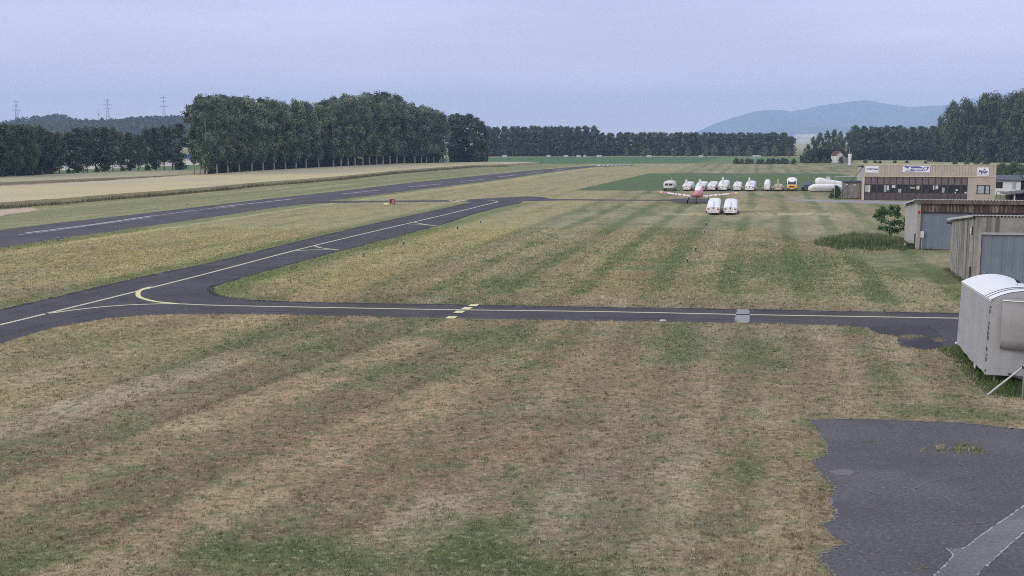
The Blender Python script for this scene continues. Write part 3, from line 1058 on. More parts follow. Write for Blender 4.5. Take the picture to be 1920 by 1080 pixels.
def fringe(name, pix, half, dens, h0, h1, w, cols, seed):
    pts = gpoly(pix)
    X, Y = [], []
    for a, b in zip(pts[:-1], pts[1:]):
        a, b = np.array(a), np.array(b)
        ln = np.linalg.norm(b - a)
        n = int(ln * dens)
        t = RNG.random(n)[:, None]
        d = (b - a) / ln
        p = a + (b - a) * t + np.array((-d[1], d[0])) * RNG.normal(0, half, n)[:, None]
        X.append(p[:, 0])
        Y.append(p[:, 1])
    x, y = np.concatenate(X), np.concatenate(Y)
    cl = fbm(x / 3, y / 3, seed, 3)
    hn = h0 + (h1 - h0) * np.clip(RNG.random(len(x)) * .5 + (cl - .3) * 1.3, 0, 1.3)
    cs = np.array(cols)
    ci = cs[RNG.integers(0, len(cs), len(x))] * RNG.uniform(.7, 1.3, len(x))[:, None]
    blades(name, x, y, hn, w * RNG.uniform(.6, 1.4, len(x)), ci, .4)


patch('weeds', [(1500, 458), (1540, 440), (1640, 437), (1700, 446), (1716, 474), (1640, 478), (1560, 476)], 14, .10, .50, .05, [(.13, .17, .07), (.30, .27, .15), (.38, .33, .2)], .6, 6)
patch('weeds', [(1580, 447), (1640, 443), (1668, 446), (1660, 456), (1600, 457)], 40, .5, 1.5, .06, [(.19, .23, .14), (.24, .27, .18)], .5, 7)
fringe('field_edge_weeds', LINE_A, .45, 26, .25, .75, .12, [(.16, .13, .07), (.19, .15, .08), (.11, .12, .05), (.26, .21, .12)], 5)
fringe('field_edge_weeds', LINE_B, .6, 30, .4, 1.2, .16, [(.12, .09, .055), (.10, .08, .045), (.08, .09, .04)], 6)
fringe('wall_foot_weeds', [(1694, 456), (1712, 467), (1760, 469.5)], .25, 60, .08, .35, .05, GR, 7)
fringe('wall_foot_weeds', [(1778, 506), (1800, 523), (1822, 538)], .2, 110, .05, .28, .03, GR + [(.25, .21, .12)], 8)


# ------------------------------------------------------------------ trees
def leaf_mesh(name, centres, radii, per, size, col0, seed, cvar=.6, flat=.0):
    """leaf-sized faces gathered into clumps"""
    r = np.random.default_rng(seed)
    C = np.repeat(np.array(centres), per, 0)
    R = np.repeat(np.array(radii), per)[:, None]
    n = len(C)
    d = r.normal(0, 1, (n, 3))
    d /= np.linalg.norm(d, axis=1)[:, None]
    rad = r.random(n)[:, None] ** .45
    P = C + d * rad * R * np.array((1, 1, .85))
    nrm = d * 1.5 + r.normal(0, .5, (n, 3)) + np.array((0, 0, .25))
    nrm /= np.linalg.norm(nrm, axis=1)[:, None]
    a = np.cross(nrm, r.normal(0, 1, (n, 3)))
    a /= np.linalg.norm(a, axis=1)[:, None]
    b = np.cross(nrm, a)
    s = (size * r.uniform(.6, 1.4, n))[:, None]
    V = np.stack([P - a * s * .5, P - b * s * .33, P + a * s * .5, P + b * s * .33], 1).reshape(-1, 3)
    F = np.arange(4 * n).reshape(n, 4)
    me = bpy.data.meshes.new(name)
    fast_mesh(me, V, F)
    clump = np.repeat(r.uniform(1 - cvar, 1 + cvar, len(centres)), per)
    hue = np.repeat(r.uniform(-.12, .12, len(centres)), per)
    col = np.array(col0)[None] * clump[:, None] * r.uniform(.75, 1.25, n)[:, None]
    col[:, 0] *= 1 + hue
    col[:, 2] *= 1 - hue
    add_tint(me, np.repeat(col, 4, 0))
    me.materials.append(LEAF)
    return me


LEAF = attr_mat('foliage', rough=.65, trans=.22)


def envelope(kind, t):
    if kind == 'poplar':
        pts = [(.0, .04), (.10, .10), (.3, .165), (.55, .190), (.80, .180), (.93, .135), (1, .075)]
    elif kind == 'slim':
        pts = [(.0, .05), (.15, .10), (.4, .135), (.7, .125), (.9, .08), (1, .02)]
    elif kind == 'vase':
        pts = [(.0, .03), (.3, .07), (.6, .13), (.85, .16), (1, .07)]
    elif kind == 'wall':
        pts = [(.0, .12), (.12, .18), (.5, .2), (.82, .17), (.94, .11), (1, .05)]
    elif kind == 'round':
        pts = [(.0, .16), (.15, .26), (.4, .34), (.65, .33), (.85, .22), (1, .05)]
    else:
        pts = [(.0, .42), (.2, .5), (.5, .5), (.8, .35), (1, .1)]
    for (a, ra), (b, rb) in zip(pts[:-1], pts[1:]):
        if t <= b:
            return ra + (rb - ra) * (t - a) / (b - a)
    return pts[-1][1]


def make_crown(name, kind, seed, z0, nclump, per, size, col, rc):
    r = random.Random(seed)
    cs, rs = [], []
    lobes = [(r.uniform(0, 2 * PI), r.uniform(.15, .35)) for _ in range(3)]
    for i in range(nclump):
        t = (i + r.random()) / nclump
        e = envelope(kind, t)
        a = r.uniform(0, 2 * PI)
        e *= 1 + sum(q * math.cos(a - b) for b, q in lobes) * .5
        k = r.random() ** .38
        rr = rc * r.uniform(.65, 1.3)
        e = max(e - rr * .45, .01)
        cs.append((math.cos(a) * e * k, math.sin(a) * e * k, z0 + (1 - z0 - rr * .5) * t))
        rs.append(rr)
    return leaf_mesh(name, cs, rs, per, size, col, seed)


def make_trunk(name, kind, seed, z0, mat_, r0=.011):
    r = random.Random(seed)
    mb = MB()
    top = .9 if kind != 'shrub' else .6
    pts = [(0, 0, -.01)]
    for i in range(1, 7):
        pts.append((r.uniform(-.006, .006), r.uniform(-.006, .006), top * i / 6))
    mb.path(pts, [r0 * 1.35] + [r0 * (1 - .14 * i) for i in range(1, 7)], 7)
    for i in range(7):
        z = z0 + (top - z0) * (i + .3) / 8
        a = r.uniform(0, 2 * PI)
        e = envelope(kind, min(1, (z - z0) / (1 - z0) + .2)) * .8
        m_ = (math.cos(a) * e * .5, math.sin(a) * e * .5, z + .07)
        p1 = (math.cos(a) * e, math.sin(a) * e, z + .17)
        mb.path([(0, 0, z), m_, p1], [r0 * .5, r0 * .32, r0 * .12], 5)
    me_o = mb.build(name, mat_)
    me = me_o.data
    bpy.data.objects.remove(me_o)
    return me


KINDS = {}


def kind_set(key, kind, n, z0, nclump, per, size, col, rc, bark, r0, seed0):
    KINDS[key] = [(make_crown('crown', kind, seed0 + i, z0, nclump, per, size, col, rc), make_trunk('trunk', kind, seed0 + 50 + i, z0, bark, r0)) for i in range(n)]


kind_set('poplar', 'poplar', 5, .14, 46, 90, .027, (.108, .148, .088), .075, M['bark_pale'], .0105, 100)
kind_set('lean', 'vase', 2, .20, 34, 80, .027, (.098, .136, .082), .062, M['bark_pale'], .0105, 150)
kind_set('slim', 'slim', 4, .08, 40, 66, .034, (.090, .126, .076), .072, M['bark'], .010, 200)
kind_set('wall', 'wall', 5, .03, 44, 60, .040, (.085, .120, .078), .085, M['bark'], .010, 250)
kind_set('round', 'round', 5, .05, 64, 84, .032, (.082, .116, .064), .115, M['bark'], .016, 300)
kind_set('row', 'round', 5, .20, 58, 84, .034, (.082, .118, .066), .115, M['bark'], .016, 350)
kind_set('shrub', 'shrub', 4, .02, 34, 54, .085, (.085, .125, .055), .22, M['bark'], .02, 400)
kind_set('pale_shrub', 'shrub', 3, .02, 34, 54, .085, (.125, .170, .085), .22, M['bark'], .02, 500)
kind_set('pale_round', 'round', 3, .06, 52, 66, .038, (.175, .205, .135), .115, M['bark'], .016, 600)
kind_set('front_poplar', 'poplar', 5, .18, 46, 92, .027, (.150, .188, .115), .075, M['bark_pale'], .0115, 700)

PROTO = {}
for kk, lst in KINDS.items():
    PROTO[kk] = []
    for cm, tm in lst:
        PROTO[kk].append((cm, tm))


def plant(name, key, p, h, w=1.0, label=None, cat='tree', group=None, rnd=random):
    cm, tm = rnd.choice(PROTO[key])
    r = empty(name, p, rnd.uniform(0, 2 * PI), label, cat, group)
    r.scale = (h * w, h * w, h)
    for nm, me in (('crown', cm), ('trunk', tm)):
        c = bpy.data.objects.new(nm, me)
        COL.objects.link(c)
        c.parent = r
    return r


def interp(pts, x):
    xs = [p[0] for p in pts]
    ys = [p[1] for p in pts]
    return float(np.interp(x, xs, ys))


def grow(name, key, px, by, ty, w=1.0, **kw):
    """a tree standing at the ground point seen at (px, by) whose top reaches row ty"""
    p = G(px, by)
    return plant(name, key, p, max(.5, z_for(p, ty)), w, **kw)


ORD = ['first', 'second', 'third', 'fourth', 'fifth', 'sixth', 'seventh', 'eighth', 'ninth', 'tenth', 'eleventh', 'twelfth', 'thirteenth', 'fourteenth',
       'fifteenth', 'sixteenth', 'seventeenth', 'eighteenth', 'nineteenth', 'twentieth', 'twenty-first', 'twenty-second', 'twenty-third', 'twenty-fourth', 'twenty-fifth', 'twenty-sixth']
R = random.Random(77)
TOPS = [(335, 215), (350, 190), (372, 172), (400, 169), (440, 176), (480, 180), (530, 186), (600, 186), (640, 178), (680, 170), (720, 170), (748, 176), (775, 194), (820, 206), (845, 214)]
BASE = [(340, 334), (385, 332.2), (493, 324.2), (620, 316.7), (753, 310), (840, 308.4)]
front = [407, 428, 449, 472, 493, 514, 536, 555, 574, 598, 625, 639, 653, 666, 680, 693, 706, 718, 731, 744, 758, 778, 790, 800, 813, 827]
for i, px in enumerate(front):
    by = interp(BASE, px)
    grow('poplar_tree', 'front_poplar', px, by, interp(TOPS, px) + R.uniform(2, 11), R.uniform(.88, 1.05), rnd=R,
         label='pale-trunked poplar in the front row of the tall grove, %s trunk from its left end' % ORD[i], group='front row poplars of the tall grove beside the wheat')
grow('poplar_tree', 'poplar', 388, 333, 186, 1.1, rnd=R, label='leftmost leaning dark poplar at the corner of the tall grove')
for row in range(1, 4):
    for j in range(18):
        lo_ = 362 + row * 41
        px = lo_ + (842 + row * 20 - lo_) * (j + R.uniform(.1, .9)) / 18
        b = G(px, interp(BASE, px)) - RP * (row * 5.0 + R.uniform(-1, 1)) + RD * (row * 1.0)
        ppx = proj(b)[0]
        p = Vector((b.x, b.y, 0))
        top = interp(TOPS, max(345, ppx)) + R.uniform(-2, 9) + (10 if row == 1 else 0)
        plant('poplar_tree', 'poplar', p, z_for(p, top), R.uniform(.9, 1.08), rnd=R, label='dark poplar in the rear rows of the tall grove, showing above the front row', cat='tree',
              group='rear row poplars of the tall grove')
# the leaning silhouette at its left shoulder
for (px, ty, lb) in ((364, 196, 'short dark poplar just outside the upper left shoulder of the grove'), (376, 177, 'feathery poplar on the left shoulder of the grove with sky gaps')):
    grow('poplar_tree', 'lean', px, 331.5, ty, 1.0, rnd=R, label=lb)
# dark scrub under the grove
def leaf_mass(name, X, Y, Z, size, col, seed):
    r = np.random.default_rng(seed)
    n = len(X)
    P = np.stack([X, Y, Z], 1)
    nrm = r.normal(0, 1, (n, 3)) + np.array((0, 0, .4))
    nrm /= np.linalg.norm(nrm, axis=1)[:, None]
    a = np.cross(nrm, r.normal(0, 1, (n, 3)))
    a /= np.linalg.norm(a, axis=1)[:, None]
    b = np.cross(nrm, a)
    s = (size * r.uniform(.6, 1.4, n))[:, None]
    V = np.stack([P - a * s * .5, P - b * s * .35, P + a * s * .5, P + b * s * .35], 1).reshape(-1, 3)
    me = bpy.data.meshes.new(name)
    fast_mesh(me, V, np.arange(4 * n).reshape(n, 4))
    cl = .65 + .7 * fbm(X / 4, Y / 4 + Z / 3, seed, 3)
    col = np.array(col)[None] * cl[:, None] * r.uniform(.7, 1.3, n)[:, None]
    add_tint(me, np.repeat(col, 4, 0))
    me.materials.append(LEAF)
    o = bpy.data.objects.new(name, me)
    COL.objects.link(o)
    o['kind'] = 'stuff'
    return o


X, Y, Z = [], [], []
for i in range(26000):
    px = R.uniform(384, 845)
    b = G(px, interp(BASE, px)) - RP * (1.2 + 13 * R.random() ** .8)
    if proj(b)[0] < 386: continue
    hm = 1.2 + 4.6 * vnoise(np.array([b.x / 3.5]), np.array([b.y / 5.0]), 8)[0]
    X.append(b.x); Y.append(b.y); Z.append(hm * R.random())
leaf_mass('undergrowth', np.array(X), np.array(Y), np.array(Z), .8, (.044, .062, .034), 61)

def scrub(name, segs, n, depth, hm, size, col, seed):
    X, Y, Z = [], [], []
    for i in range(n):
        (xa, ya), (xb, yb) = segs
        f = R.random()
        b = G(xa + (xb - xa) * f, ya + (yb - ya) * f)
        X.append(b.x); Y.append(b.y + depth * R.random()); Z.append(hm * R.random() * (.55 + .9 * vnoise(np.array([b.x / 4.0]), np.array([3.0]), seed)[0]))
    leaf_mass(name, np.array(X), np.array(Y), np.array(Z), size, col, seed)


scrub('undergrowth', ((916, 293), (1122, 292.4)), 5000, 22, 3.6, 1.1, (.05, .066, .045), 63)
scrub('undergrowth', ((1122, 292.0), (1494, 292.0)), 8000, 22, 4.5, 1.1, (.05, .066, .045), 64)
scrub('undergrowth', ((1594, 300.4), (1766, 300.4)), 4500, 14, 4.5, 1.0, (.045, .060, .038), 65)
scrub('undergrowth', ((1755, 303.6), (2000, 306)), 6000, 12, 6.0, 1.0, (.045, .062, .035), 66)
scrub('undergrowth', ((842, 306.8), (914, 306.2)), 3500, 8, 5.0, .9, (.045, .060, .034), 67)
scrub('undergrowth', ((1508, 305.4), (1598, 304)), 3000, 8, 4.0, .9, (.045, .060, .034), 68)
# end of the grove
for i, (px, ty, w) in enumerate(((848, 214, 1.0), (858, 212, .9), (868, 216, 1.0), (880, 213, 1.05), (892, 219, .95), (902, 226, 1.0), (909, 237, .9))):
    grow('broadleaf_tree', 'slim', px, 306.6 + R.uniform(-.8, .6), ty, 1.35 * w, rnd=R, label='bushy dark tree in the clump ending the grove, %s of seven from its left' % ORD[i], group='clump of trees at the right end of the grove')

# row at the far left
LB = [(-120, 345), (0, 336.5), (100, 330), (200, 324.5), (350, 320)]
LT = [(-120, 228), (0, 232), (60, 233), (85, 236), (92, 246), (120, 247), (135, 243), (160, 237), (175, 240), (185, 236), (215, 236), (228, 245), (245, 247), (262, 250), (278, 236), (330, 232), (352, 228)]
xs = [-75, -50, -25, -2, 14, 30, 47, 62, 78, 94, 112, 130, 148, 164, 180, 196, 212, 228, 244, 260, 276, 292, 308, 324, 338]
for i, px in enumerate(xs):
    off = R.uniform(-2.2, 1.2)
    grow('broadleaf_tree', 'row' if i % 3 else 'slim', px, interp(LB, px) + off, interp(LT, px) + R.uniform(-2, 4), R.uniform(.62, .72) if i % 3 else 1.7, rnd=R,
         label='dark tree of the row left of the grove, %s from the picture edge' % ORD[max(0, i - 3)] if i >= 3 else 'dark tree of the left row beyond the left picture edge', group='trees of the row left of the grove')
for i in range(12):
    px = -60 + 160 * (i + R.random()) / 12
    grow('broadleaf_tree', 'wall', px, interp(LB, px) - 5, interp(LT, px) + R.uniform(-1, 4), 1.5, rnd=R, label='dark tree standing behind the row left of the grove', group='rear trees of the left row')
for (px, h) in ((130, 316), (182, 312), (230, 312), (276, 309), (336, 308)):
    grow('bush', 'shrub', px, interp(LB, px) + 1, h, R.uniform(.9, 1.2), rnd=R, cat='bush', label='dark bush under the trees of the left row', group='bushes under the left row')

# far woods across the fields
for row, n in ((0, 16), (1, 15), (2, 14)):
    for j in range(n):
        px = 910 + (1120 - 910) * (j + R.uniform(.3, .7)) / n
        grow('poplar_tree', 'wall', px, 293.2 - row * 1.0, 236 + R.uniform(-1, 3), R.uniform(.9, 1.1), rnd=R, label='tree of the far taller wood right of the grove', group='trees of the far taller wood')
for row, n in ((0, 25), (1, 24), (2, 23)):
    for j in range(n):
        px = 1122 + (1488 - 1122) * (j + R.uniform(.3, .7)) / n
        grow('poplar_tree', 'wall', px, 292.2 - row * 1.0, 248 + R.uniform(-1, 3) + (5 if px > 1476 else 0), R.uniform(1.15, 1.4), rnd=R, label='tree of the low far wood below the left end of the mountains', group='trees of the low far wood')
for px, ty in ((1173, 276), (1205, 274), (1215, 277), (1262, 277), (1290, 275), (1322, 272), (1338, 271), (1366, 271), (1382, 272), (1404, 274), (1432, 274), (1452, 272), (1478, 275)):
    grow('willow_tree', 'pale_round', px, 293.9, ty, 1.0, rnd=R, label='low greyish-green round tree standing in front of the low far wood', group='round trees in front of the low far wood')
for i in range(12):
    px = 1380 + 112 * (i + R.random() * .8) / 12
    grow('bush', 'shrub', px, 307.6, 295.5 + R.uniform(0, 3), 1.2, rnd=R, cat='bush', label='dark bush of the hedge at the right end of the far green field', group='hedge bushes at the far green field')
for px, by, ty, w in ((1514, 304, 270, .6), (1524, 304, 256, .62), (1536, 304.5, 248, .62), (1549, 304, 245, .6), (1562, 303, 242, .6), (1575, 303, 246, .58), (1588, 302, 247, .6), (1598, 301, 249, .55)):
    grow('broadleaf_tree', 'round', px, by, ty, w * 1.05, rnd=R, label='dark tree of the clump round the small white house', group='clump of trees round the small white house')
grow('broadleaf_tree', 'pale_round', 1571, 303.6, 252, .6, rnd=R, label='lighter grey-green tree in the clump above the small white house')
for px, by, ty in ((1508, 305.6, 292), (1518, 306, 294), (1530, 306, 296), (1545, 306, 293), (1556, 305.6, 296)):
    grow('bush', 'shrub', px, by, ty, 1.1, rnd=R, cat='bush', label='dark bush at the foot of the clump beside the white house', group='bushes at the foot of the white house clump')
for row, n in ((0, 12), (1, 11), (2, 10)):
    for j in range(n):
        px = 1594 + (1764 - 1594) * (j + R.uniform(.2, .8)) / n
        grow('poplar_tree', 'poplar' if row == 0 else 'wall', px, 300.2 - row * 1.6, 235 + R.uniform(-1, 5) + (3 if row == 0 else 0), R.uniform(.95, 1.2), rnd=R, label='slender tree of the wood behind the long tan hangar', group='trees of the wood behind the tan hangar')
BT = [(1752, 240), (1762, 212), (1775, 200), (1795, 193), (1830, 184), (1865, 180), (1920, 176), (2000, 178)]
for row, n in ((0, 8), (1, 9), (2, 9)):
    for j in range(n):
        px = 1768 + (2010 - 1768) * (j + R.uniform(.2, .8)) / n
        grow('broadleaf_tree', 'round', px, 303.5 - row * 1.5 + .012 * (px - 1760), interp(BT, px) - 7 + (10 if row == 0 else 0) + R.uniform(-2, 6), R.uniform(.62, .78), rnd=R,
             label='big dark broadleaf tree of the tall wood at the right picture edge', group='trees of the tall wood at the right edge')
grow('broadleaf_tree', 'round', 1759, 303.2, 222, .42, rnd=R, label='outermost left tree of the tall wood at the right edge, lower than the rest')
for px, by, ty in ((1700, 306, 300.5), (1735, 306.5, 301.5), (1622, 306, 300), (1640, 306, 300.5), (1650, 306.5, 301), (1678, 306, 300.5)):
    grow('bush', 'shrub', px, by, ty, 1.6, rnd=R, cat='bush', label='low dark bush on the pale meadow above the tan hangar roof', group='bushes above the tan hangar roof')
for px, by, ty in ((1790, 311, 298), (1812, 312, 300), (1832, 314, 297), (1850, 316, 295)):
    grow('bush', 'shrub', px, by, ty, 1.0, rnd=R, cat='bush', label='grey-green bush behind the right end of the tan hangar roof', group='bushes behind the right end of the tan hangar')
for px, by, ty in ((1868, 330, 308), (1878, 329, 304), (1890, 331, 309), (1900, 328, 301), (1911, 331, 307), (1922, 330, 306), (1936, 331, 304)):
    grow('bush', 'pale_shrub', px, by, ty, 1.0, rnd=R, cat='bush', label='light green bush beyond the white flat building at the right edge', group='light green bushes beyond the white building')
grow('bush', 'shrub', 1569, 371.5, 347, .8, rnd=R, cat='bush', label='dark green bush against the grey plank shed')
grow('bush', 'pale_shrub', 1560, 372, 360, 1.2, rnd=R, cat='bush', label='low yellowish bush in front of the long white trailer')
grow('bush', 'shrub', 1889, 374, 364, 1.1, rnd=R, cat='bush', label='low green plants behind the dark railing of the white building')

# ------------------------------------------------------------------ hill at the left with its wood
def terrain(name, X, Y, Zf, m):
    xx, yy = np.meshgrid(X, Y)
    zz = Zf(xx, yy)
    ny_, nx_ = xx.shape
    V = np.stack([xx, yy, zz], -1).reshape(-1, 3)
    idx = np.arange(nx_ * ny_).reshape(ny_, nx_)
    F = np.stack([idx[:-1, :-1], idx[:-1, 1:], idx[1:, 1:], idx[1:, :-1]], -1).reshape(-1, 4)
    me = bpy.data.meshes.new(name)
    fast_mesh(me, V, F)
    me.polygons.foreach_set('use_smooth', [True] * len(me.polygons))
    me.materials.append(m)
    o = bpy.data.objects.new(name, me)
    COL.objects.link(o)
    o['kind'] = 'structure'
    return o


HD = 1500.0
crest = [(-900, 228), (-300, 233), (0, 235), (90, 234.5), (200, 231), (345, 227), (500, 231), (640, 245), (760, 262)]


def hillz(x, y):
    px = 960 + FOC * x / HD
    c = np.interp(px, [p[0] for p in crest], [p[1] for p in crest])
    top = CAM_H + (HOR - c) / FOC * HD
    return np.clip(top, 0, None) * sstep(1120, HD, y) * (1 - sstep(HD + 250, HD + 900, y)) - .3


terrain('hill', np.linspace(-1500, -150, 90), np.linspace(1100, 2450, 60), hillz, ground_mat('hill_fields', (.36, .34, .2), contrast=.2, s_fine=.05, s_mid=.01, bump=0, tint2=(.42, .38, .25)))
X, Y, Z = [], [], []
HT = [(88, 233), (100, 222), (112, 216), (128, 215), (142, 217), (158, 224), (172, 231), (182, 224), (192, 229), (203, 230), (208, 222), (216, 230), (240, 231), (262, 226), (290, 222), (302, 219), (312, 217), (322, 222), (332, 218), (345, 218), (420, 223)]
for i in range(1500):
    px = R.uniform(88, 480)
    fr = .10 + .9 * R.random()
    yb = HD - 12 - 330 * fr
    x = (px - 960) / FOC * HD
    zb = float(hillz(np.array([x]), np.array([yb]))[0])
    r_ = R.uniform(4, 6.5)
    if fr < .12:
        zt = CAM_H + (HOR - interp(HT, px)) / FOC * yb
        h = max(4.0, min(20, zt - zb + 1)) * R.uniform(.75, 1.0)
    else:
        h = R.uniform(9, 14)
    h = max(2.5, min(h, CAM_H + (HOR - interp(HT, px)) / FOC * yb - zb - 1))
    for q in range(22):
        a = R.uniform(0, 2 * PI)
        t = R.random()
        rr = r_ * math.sin(PI * (.15 + .8 * t)) * R.random() ** .4
        X.append(x + math.cos(a) * rr); Y.append(yb + math.sin(a) * rr); Z.append(zb + h * (.12 + .88 * t))
for i in range(150):
    px = 88 + 300 * i / 150
    yb = HD - 8 - 20 * R.random()
    x = (px - 960) / FOC * HD
    zb = float(hillz(np.array([x]), np.array([yb]))[0])
    zt = CAM_H + (HOR - interp(HT, px)) / FOC * yb
    h = max(3.5, zt - zb) * R.uniform(.8, 1.06)
    for q in range(40):
        a = R.uniform(0, 2 * PI)
        t = R.random()
        rr = min(6.5, .45 * h) * math.sin(PI * (.15 + .75 * t)) * R.random() ** .4
        X.append(x + math.cos(a) * rr); Y.append(yb + math.sin(a) * rr); Z.append(zb + h * t)
for i in range(160):
    px = R.uniform(-40, 90)
    yb = HD - 60 - 250 * R.random()
    x = (px - 960) / FOC * HD
    zb = float(hillz(np.array([x]), np.array([yb]))[0])
    for q in range(22):
        X.append(x + R.uniform(-5, 5)); Y.append(yb + R.uniform(-5, 5)); Z.append(zb + 4 * R.random())
leaf_mass('hillside_wood', np.array(X), np.array(Y), np.array(Z), 3.2, (.075, .105, .062), 62)

# pylons on the hill
PD = 1620.0
for i, (px, ty, lb) in enumerate(((42, 187, 'lattice pylon standing furthest left on the hill'), (211, 184, 'middle lattice pylon above a gap in the hill wood'), (315, 179, 'lattice pylon nearest the tall grove'))):
    x = (px - 960) / FOC * PD
    zb = float(hillz(np.array([x]), np.array([PD]))[0])
    zt = CAM_H + (HOR - ty) / FOC * PD
    h = zt - zb
    t = empty('power_pylon', (x, PD, zb), .3, lb, 'pylon', 'power pylons on the hill')
    mb = MB()
    for sx in (-1, 1):
        for sy in (-1, 1):
            mb.path([(sx * 3.2, sy * 3.2, -1), (sx * 1.1, sy * 1.1, h * .55), (0, 0, h)], [.20, .17, .10], 4)
    for k in range(7):
        z0, z1 = h * .55 * k / 7, h * .55 * (k + 1) / 7
        r0, r1 = 3.2 - 2.1 * k / 7, 3.2 - 2.1 * (k + 1) / 7
        for (a, b) in (((-1, -1), (1, -1)), ((1, -1), (1, 1)), ((1, 1), (-1, 1)), ((-1, 1), (-1, -1))):
            mb.tube((a[0] * r0, a[1] * r0, z0), (b[0] * r1, b[1] * r1, z1), .14, n=4)
    for k in range(5):
        z0, z1 = h * (.55 + .09 * k), h * (.55 + .09 * (k + 1))
        r0, r1 = 1.1 * (1 - k / 5), 1.1 * (1 - (k + 1) / 5)
        mb.tube((-r0, -r0, z0), (r1, -r1, z1), .12, n=4)
        mb.tube((r0, r0, z0), (-r1, r1, z1), .12, n=4)
    mb.build('tower', M['pylon'], t)
    for k, (zf, wd) in enumerate(((.58, 6.0), (.74, 5.0), (.89, 3.8))):
        m2 = MB()
        for s in (-1, 1):
            m2.tube((0, 0, h * zf + .9), (s * wd, 0, h * zf), .16, n=4)
            m2.tube((0, 0, h * zf), (s * wd, 0, h * zf), .16, n=4)
            m2.tube((s * wd, 0, h * zf), (s * wd, 0, h * zf - 1.6), .12, n=4)
        m2.build('cross_arm', M['pylon'], t)
x = (194 - 960) / FOC * 1560
zb = float(hillz(np.array([x]), np.array([1560.0]))[0])
t = empty('radio_mast', (x, 1560, zb), 0, 'small thin mast between two tree clumps on the hill', 'mast')
mb = MB()
mb.tube((0, 0, -1), (0, 0, 18.5), .35, .2, 6)
mb.build('pole', M['pylon'], t)
mb = MB()
mb.tube((-1.2, 0, 13.5), (1.2, 0, 13.5), .4, n=6)
mb.tube((0, 0, 12.5), (0, 0, 15), .7, n=6)
mb.build('antenna', M['pylon'], t)

# ------------------------------------------------------------------ mountains and the plain below them
def ridge(name, prof, D, depth, mtl, seed, back=None):
    px = np.arange(prof[0][0], prof[-1][0] + 1, 8.0)
    X = (px - 960) / FOC * D
    Yl = np.concatenate([np.linspace(D - depth, D, 26), np.linspace(D + depth * .05, D + depth * .45, 8)])

    def zf(x, y):
        c = np.interp(960 + FOC * x / D, [p[0] for p in prof], [p[1] for p in prof])
        top = CAM_H + (HOR - c) / FOC * D
        top = top * (1 + .10 * (fbm(x / 260, y * 0 + 3.0, seed + 3, 4) - .5)) + 10 * (fbm(x / 70, y * 0 + 1.0, seed + 5, 3) - .5) * (top > 20)
        f = np.where(y <= D, np.clip((y - (D - depth)) / depth, 0, 1) ** 1.25, 1 - np.clip((y - D) / (depth * .45), 0, 1) ** 1.5)
        n = fbm(x / 420, y / 600, seed, 5) - .5
        rid = np.abs(fbm(x / 700, y / 2600, seed + 9, 4) - .5) * 2
        z = top * f + (n * 60 + (rid - .3) * 70) * f * (1 - f) * 2.2
        return z - 2.0 * (f <= 0.001) - .5
    return terrain(name, X, Yl, zf, mtl)


MTN = ground_mat('forested_mountain', (.045, .062, .045), contrast=.5, s_fine=.012, s_mid=.002, bump=0, tint2=(.10, .11, .06))
ridge('mountain', [(1180, 263), (1260, 262), (1305, 247), (1335, 233), (1370, 221), (1410, 209), (1430, 206.5), (1455, 205), (1478, 208), (1500, 204), (1530, 199), (1570, 194), (1600, 190.5), (1612, 189.5), (1640, 193), (1665, 198), (1700, 202),
                   (1730, 200), (1760, 198), (1785, 191), (1810, 187), (1840, 186), (1870, 180), (1890, 176), (1920, 174), (2000, 172), (2100, 180), (2300, 200), (2500, 240), (2560, 262)], 9000, 2600, MTN, 31)
ridge('mountain', [(1400, 263), (1440, 247), (1470, 243), (1500, 239), (1530, 237.5), (1570, 238), (1620, 238), (1680, 240), (1760, 240), (1850, 243), (1960, 246), (2100, 262)], 6400, 900, MTN, 37)


def plainz(x, y):
    return 22.0 * sstep(2200, 5000, y) * (1 - sstep(5200, 5600, y)) * sstep(600, 1100, x) - .4


terrain('far_plain', np.linspace(500, 3300, 40), np.linspace(2150, 5700, 40), plainz, ground_mat('far_plain_fields', (.50, .44, .30), contrast=.35, s_fine=.004, s_mid=.0015, bump=0, tint2=(.2, .26, .12)))
X, Y, Z = [], [], []
mb = MB()
for i in range(70):
    px = R.uniform(1488, 1640)
    yb = R.uniform(4700, 5050)
    x = (px - 960) / FOC * yb
    z = float(plainz(np.array([x]), np.array([yb]))[0])
    w, d, h = R.uniform(5, 14), R.uniform(5, 9), R.uniform(4, 9)
    mb.box(x - w, x + w, yb - d, yb + d, z - 1, z + h)
    mb.yprism([(x - w - .5, z + h), (x + w + .5, z + h), (x, z + h + 3)], yb - d - .5, yb + d + .5)
o = mb.build('far_town', M['house'])
o['kind'] = 'stuff'

# ------------------------------------------------------------------ buildings
def wall_prism(mb, x0, x1, y0, y1, zf, zb, z0=0.0):
    """block whose top slopes from zf at the front to zb at the back"""
    mb.xprism([(y0, z0), (y1, z0), (y1, zb), (y0, zf)], x0, x1)


def roof_sheet(mb, x0, x1, y0, y1, zf, zb, th, wave=.0, pitch=.22):
    """mono-pitch corrugated sheet"""
    n = int((x1 - x0) / (pitch / 6))
    vs, fs = [], []
    for i in range(n + 1):
        x = x0 + (x1 - x0) * i / n
        w = wave * math.sin(2 * PI * x / pitch)
        vs += [(x, y0, zf + w), (x, y1, zb + w), (x, y0, zf + w - th), (x, y1, zb + w - th)]
    for i in range(n):
        a, b = i * 4, i * 4 + 4
        fs += [(a, b, b + 1, a + 1), (a + 2, a + 3, b + 3, b + 2), (a, a + 2, b + 2, b), (a + 1, b + 1, b + 3, a + 3)]
    fs += [(0, 1, 3, 2), (n * 4, n * 4 + 2, n * 4 + 3, n * 4 + 1)]
    mb.add(vs, fs)


